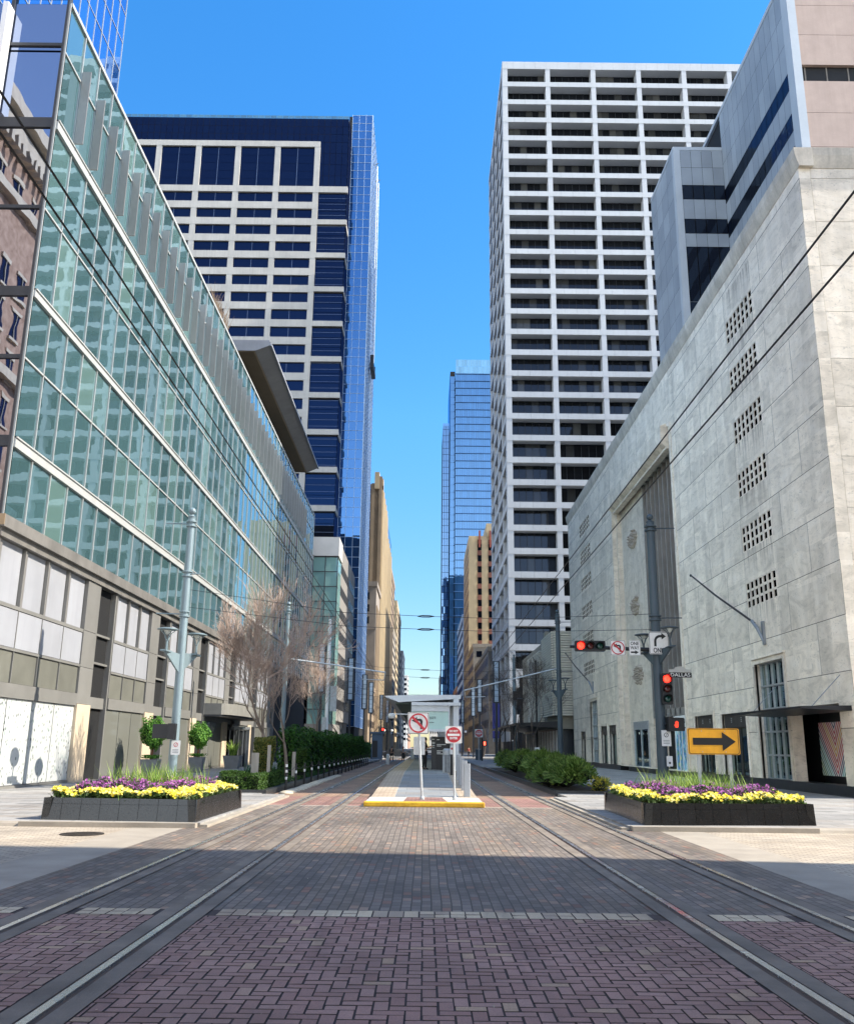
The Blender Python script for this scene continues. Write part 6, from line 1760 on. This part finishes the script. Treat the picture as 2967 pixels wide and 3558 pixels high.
# ================================================================== bare trees
m_bark = mat('pale_bark', '#7d7065', .9, var=.2, scale=3, bump=.3)
m_twig = mat('tan_twig', '#9a877a', .9, var=.2, scale=3)
m_barkd = mat('dark_bark', '#4d443d', .9, var=.2, scale=3)
def bare_tree(lab, x, y, h, seed, mb_, mt, spread=1.0, dens=1.0, z0=.1, forks=4, rmin=.0065, lmin=.16):
    r = random.Random(seed); t = thing('bare_tree', lab, 'tree', (x, y, z0), 'bare winter street trees')
    tr, br, tw = MB(), MB(), MB()
    def grow(p, d, ln, rad, lev):
        n = 3; pts = [p]; q = p.copy(); dd = d.copy(); rads = [rad]
        for i in range(n):
            dd = (dd+Vector((r.gauss(0,.14), r.gauss(0,.14), .10+r.gauss(0,.08)))).normalized(); q = q+dd*ln/n; pts.append(q.copy()); rads.append(max(rmin, rad*(1-.45*(i+1)/n)))
        (tr if lev == 0 else br if lev < 3 else tw).tube(pts, rads, 8 if lev == 0 else 5 if lev < 3 else 3, False)
        if lev >= 6 or ln < lmin: return
        nb = forks if lev == 0 else (3 if r.random() < .6*dens else 2) + (1 if lev >= 3 else 0)
        for k in range(nb):
            i = n if (k == 0 or lev == 0) else r.choice([1, 2, 3]); a = r.uniform(0, 6.28)+k*2.1
            o = dd.orthogonal().normalized(); o.rotate(Matrix.Rotation(a, 3, dd))
            sp = (.35+.4*r.random())*spread if lev else (.45+.25*r.random())*spread
            nd = (dd*math.cos(sp)+o*math.sin(sp)).normalized()
            grow(pts[i], nd, ln*r.uniform(.62, .85) if lev else ln*r.uniform(.8, 1.1), rads[i]*(.72 if k == 0 else .55), lev+1)
    grow(Vector((x, y, z0)), Vector((r.gauss(0,.05), r.gauss(0,.05), 1)).normalized(), h*.27, h*.0165, 0)
    tr.build('trunk', mb_, t); br.build('branches', mb_, t); tw.build('twigs', mt, t)
bare_tree('bare twiggy pale tree rising from the left bed behind the ivy column', -6.9, 41.5, 8.2, 5, m_bark, m_twig, .72, 1.5, forks=6, rmin=.0075, lmin=.17)
bare_tree('second bare pale tree beside the slim pole, left bed', -6.7, 46, 6.6, 12, m_bark, m_twig, .65, .8, forks=3, rmin=.0075, lmin=.2)
bare_tree('bare tree above the left hedge in front of the garage stair tower', -8.6, 73, 9, 21, m_bark, m_twig, .9, 1.0)
bare_tree('dim bare tree farther along the left hedge', -9.0, 108, 9.5, 33, m_barkd, m_barkd, .9, .8)
bare_tree('dark bare tree just left of the third right pole', 9.2, 96, 10, 41, m_barkd, m_barkd, .8, .9)
bare_tree('dark bare tree between the second and third right poles', 10.6, 88, 9.5, 47, m_barkd, m_barkd, .8, .9)
bare_tree('dark bare tree farthest along the right pavement before the crossing', 9.5, 118, 10.5, 52, m_barkd, m_barkd, .8, .9)
bare_tree('dim bare tree beyond the crossing on the left', -9.5, 160, 11, 61, m_barkd, m_barkd, .8, .6)
bare_tree('dim bare tree beyond the crossing on the right', 10.5, 166, 11, 67, m_barkd, m_barkd, .8, .6)

# ================================================================== lit columns down the street and other far things
m_cold = mat('column_dark', '#2d3238', .5, metal=.3); m_coll = mat('column_panel', '#9fb0bd', .35, var=.1, island=.15)
c0 = None
spots = [(-10.3, 91, 'left, nearest of the row'), (-8.6, 106, 'left, second of the row'), (-8.6, 131, 'left, third of the row'), (-8.6, 147, 'left, fourth of the row'), (-8.6, 183, 'left, fifth of the row'), (-8.3, 205, 'left, farthest of the row'), (8.4, 108, 'right, nearest of the row'), (8.2, 138, 'right, second of the row'), (8.2, 156, 'right, third of the row'), (8.2, 200, 'right, farthest of the row')]
for x, y, l in spots:
    lab = 'tall dark column with stacked pale panels, street '+l
    if c0 is None:
        c0 = thing('light_column', lab, 'light column', (x, y, .1), 'tall panel columns down both sides of the street')
        MB().box(x-.42, x+.42, y-.1, y+.25, 6.8, 11.7).box(x-.12, x+.12, y-.1, y+.15, .1, 6.8).build('mast', m_cold, c0)
        p_ = MB()
        for k in range(7): p_.box(x-.22, x+.22, y-.16, y-.102, 6.95+k*.67, 7.57+k*.67)
        p_.build('pale_panels', m_coll, c0)
    else: dup(c0, (x, y, .1), lab)
t = thing('do_not_enter_sign', 'small distant do not enter sign beside a red pedestrian hand on the right', 'traffic sign', (6.9, 118, 0))
post(t, 6.9, 118, 0, 4.0, .06); dne(t, 6.9, 3.5, 1.0, 117.9)
t = thing('pedestrian_signal', 'distant pedestrian signal showing a red hand on the right', 'signal', (7.6, 118, 2))
MB().box(7.35, 7.95, 117.9, 118.2, 1.9, 2.6).tube([(7.3, 118.05, 0), (7.3, 118.05, 3)], .08, 8).build('housing', m_black, t)
MB().box(7.52, 7.74, 117.88, 117.9, 2.02, 2.48).build('red_hand', mat('far_red_hand', '#e8402c', .4, emit='#e8402c', es=3), t)
t = thing('street_kiosk', 'blue grey box kiosk with a dark panel beyond the hedge', 'kiosk', (-5.6, 110, 0))
MB().box(-6.2, -4.95, 109.6, 111, .3, 3.2).box(-6.35, -4.8, 109.4, 111.2, 3.2, 3.4).build('cabin', mat('kiosk_blue', '#54677a', .5, var=.1), t)
MB().box(-6.1, -5.5, 109.55, 109.6, .5, 2.4).build('dark_panel', m_black, t); MB().box(-6.1, -5.95, 109.8, 109.95, 0, .3).box(-5.2, -5.05, 109.8, 109.95, 0, .3).build('feet', m_galv, t)
t = thing('blue_banner', 'tall deep blue banner hanging by the far right pavement', 'banner', (11.6, 150, 5)); MB().box(11, 12.2, 150, 150.12, 3.2, 9.6).build('cloth', mat('banner_blue', '#1a2568', .7, var=.08), t); MB().tube([(12.3, 150.1, 0), (12.3, 150.1, 10)], .1, 8).build('mast', m_black, t)
t = thing('double_banner', 'pair of tall grey banners on a mast in front of the white grid tower', 'banner', (13.6, 112, 9)); MB().box(12.75, 13.4, 112, 112.1, 9.2, 12.0).box(13.75, 14.4, 112, 112.1, 9.2, 12.0).build('cloth', mat('banner_grey', '#a5a49d', .7, var=.08), t); MB().tube([(13.58, 112.1, .1), (13.58, 112.1, 12.2)], .1, 8).build('mast', m_black, t)
t = thing('small_sign', 'small pale sign on a short post by the black canopy on the right', 'sign', (11.9, 75, 0)); post(t, 9.05, 75, .1, 1.7, .05, m_signw); board(t, 9.05, 1.55, .42, .5, 74.9, border=False, r=.02)
# parked and crossing cars far off
def car(lab, x, y, m, yaw=0):
    t = thing('car', lab, 'car', (x, y, 0))
    prof = [(-2.1, .35), (-2.15, .75), (-1.5, .92), (-.8, 1.42), (.7, 1.45), (1.45, .98), (2.1, .85), (2.15, .4)]
    MB().prism([(x+p[0], p[1]) for p in prof], 'y', y-.85, y+.85).build('body', m, t)
    MB().prism([(x-.72, .98), (x-.55, 1.36), (x+.62, 1.38), (x+1.2, .98)], 'y', y-.87, y+.87).build('windows', m_shade, t)
    for dx in (-1.35, 1.35):
        for dy_ in (-.82, .82): MB().disc((x+dx, y+dy_, .33), .33, t=.2, n=16).build('wheel', m_black, t)
    for dy_ in (-.6, .6): MB().box(x-2.17, x-2.1, y+dy_-.14, y+dy_+.14, .6, .75).build('headlight', m_signw, t)
car('dark car crossing far down the street left of the platform', -4.5, 143, mat('car_dark', '#23262b', .25, spec=.7))
car('white car crossing far down the street behind the shelter', 1.0, 225, mat('car_white', '#d9dadb', .25, spec=.7))

# small litter: dry leaves and chips on the near bricks
lt_ = MB()
for _ in range(46): leafq(lt_, (R.uniform(-3.5, 4), R.uniform(3.4, 14), .02), R.uniform(.008, .022), (Vector((0,0,1))+rv()*.25).normalized())
tag(stuff(lt_.build('litter', mat('dry_leaf', '#b3a58f', .8, island=.3))), 'scattered small dry leaves and chips on the near bricks', 'leaf litter')

# lamps, people and signs in the far street
l0 = None
for k, (x, y, lab) in enumerate(((-6.6, 168, 'dark globe lamp post past the crossing, first on the left'), (-6.6, 205, 'dark globe lamp post past the crossing, second on the left'), (-6.6, 250, 'dark globe lamp post past the crossing, third on the left'), (6.9, 172, 'dark globe lamp post past the crossing, first on the right'), (6.9, 214, 'dark globe lamp post past the crossing, second on the right'), (6.9, 262, 'dark globe lamp post past the crossing, third on the right'))):
    if l0 is None:
        l0 = thing('globe_lamp', lab, 'street lamp', (x, y, .1), 'globe lamp posts down the far street')
        MB().tube([(x, y, .1), (x, y, 1.2), (x, y, 4.6)], [.14, .09, .07], 8).tube([(x-.7, y, 4.3), (x+.7, y, 4.3)], .05, 6).build('post', m_black, l0)
        for s in (-.7, .7): MB().lathe((x+s, y, 4.3), [(0, 0), (.16, .06), (.24, .22), (.2, .38), (0, .46)], 10).build('globe', m_signw, l0)
    else: dup(l0, (x, y, .1), lab)
person('person in dark clothes crossing the far street left of the platform', -1.9, 150, 0, 1.72, 90, mat('navy_cloth', '#20263a', .85), m_blk, m_hair, {'step': .25})
person('person in a pale top on the far left pavement', -7.4, 155, .12, 1.7, 0, mat('cream_cloth', '#cfc6b4', .85), mat('denim', '#34435a', .85), m_hair, {'step': .2})
person('person in a red top on the far right pavement', 7.6, 160, .12, 1.7, 180, mat('red_cloth', '#8e2f2a', .85), m_blk, m_hair, {'step': .2})
t = thing('traffic_signal', 'small distant traffic signal on a dark pole at the far left crossing', 'traffic light', (-6.2, 138, 0))
MB().tube([(-6.2, 138, 0), (-6.2, 138, 4.2)], .09, 8).box(-6.45, -5.95, 137.7, 138, 3.2, 4.5).build('housing', m_black, t)
MB().disc((-6.2, 137.68, 4.2), .14, t=.04, n=12).build('lens', m_redon, t)
for k, (x, y, lab) in enumerate(((-6.9, 128, 'grey utility cabinet at the end of the left hedge'), (7.4, 126, 'grey utility cabinet at the end of the right pavement'))):
    t = thing('utility_cabinet', lab, 'cabinet', (x, y, .1)); MB().box(x-.5, x+.5, y-.3, y+.3, .1, 1.5).build('box', m_dark_pole, t); MB().box(x-.53, x+.53, y-.33, y+.33, 1.5, 1.56).build('lid', m_galv, t)
# ================================================================== camera, sky, sun
RR = [[0.999936702, 0.0112512278, 0.0000413838], [-0.00287691916, 0.252122733, 0.967690989], [0.0108772779, -0.967629855, 0.252139143]]
F_, W_ = 1850.0, 1751.0
cam = bpy.data.cameras.new('camera'); co_ = bpy.data.objects.new('camera', cam); COL.objects.link(co_)
cam.sensor_fit = 'HORIZONTAL'; cam.sensor_width = 36; cam.lens = F_/W_*36; cam.clip_start = .05; cam.clip_end = 6000
X = Vector([RR[i][0] for i in range(3)]); Yv = -Vector([RR[i][1] for i in range(3)]); Z = -Vector([RR[i][2] for i in range(3)])
mtx = Matrix(((X.x, Yv.x, Z.x, 0), (X.y, Yv.y, Z.y, 0), (X.z, Yv.z, Z.z, 1.75), (0, 0, 0, 1)))
co_.matrix_world = mtx
sc.camera = co_
EL, K = 41.0, -.09
d = Vector((1, K, 0)).normalized()*math.cos(math.radians(EL)); d.z = math.sin(math.radians(EL))
sun = bpy.data.lights.new('sun', 'SUN'); so = bpy.data.objects.new('sun', sun); COL.objects.link(so)
sun.energy = 3.4; sun.angle = math.radians(.5); sun.color = (1, .915, .79)
so.rotation_euler = d.to_track_quat('Z', 'Y').to_euler()
so.location = (30, 0, 60)
w = bpy.data.worlds.new('World'); sc.world = w; w.use_nodes = True
nt = w.node_tree
for n in list(nt.nodes): nt.nodes.remove(n)
out = nt.nodes.new('ShaderNodeOutputWorld'); bg = nt.nodes.new('ShaderNodeBackground'); sky = nt.nodes.new('ShaderNodeTexSky')
sky.sky_type = 'NISHITA'; sky.sun_disc = False; sky.sun_elevation = math.radians(EL); sky.sun_rotation = math.atan2(d.x, d.y)
sky.air_density = 1.0; sky.dust_density = .15; sky.ozone_density = 2.5; sky.altitude = 0
# deep clear blue ahead, added pale fill light behind and overhead for shaded fronts
def hsv(s, v):
    h = nt.nodes.new('ShaderNodeHueSaturation'); h.inputs['Saturation'].default_value = s; h.inputs['Value'].default_value = v
    nt.links.new(sky.outputs[0], h.inputs['Color']); return h.outputs[0]
tc_ = nt.nodes.new('ShaderNodeTexCoord'); sx_ = nt.nodes.new('ShaderNodeSeparateXYZ'); nt.links.new(tc_.outputs['Generated'], sx_.inputs[0])
front_ = mixc(nt, 1.0, hsv(1.34, .77), ramp(nt, sx_.outputs['Z'], [(0.0, .38), (.12, .55), (.35, .88), (.7, 1.0)]), 'MULTIPLY')
fr_ = ramp(nt, math_(nt, 'MULTIPLY_ADD', sx_.outputs['Y'], .5, .5), [(.35, 1.0), (.72, 0.0)])
nt.links.new(mixc(nt, fr_, front_, mixc(nt, ramp(nt, sx_.outputs['Z'], [(.05, 0.0), (.5, 1.0)]), hsv(.32, 1.35), hsv(.85, .98))), bg.inputs['Color'])
bg.inputs['Strength'].default_value = .15
nt.links.new(bg.outputs[0], out.inputs[0])
sc.view_settings.view_transform = 'Standard'; sc.view_settings.look = 'None'; sc.view_settings.gamma = 1; sc.view_settings.use_curve_mapping = False
sc.view_settings.exposure = 1.66
sc.cycles.use_denoising = True
sc.cycles.max_bounces = 6; sc.cycles.diffuse_bounces = 3; sc.cycles.glossy_bounces = 4; sc.cycles.transmission_bounces = 2
sc.cycles.caustics_reflective = True; sc.cycles.blur_glossy = .25; sc.cycles.sample_clamp_indirect = 12
for o in bpy.data.objects:
    if '_w' in o: del o['_w']
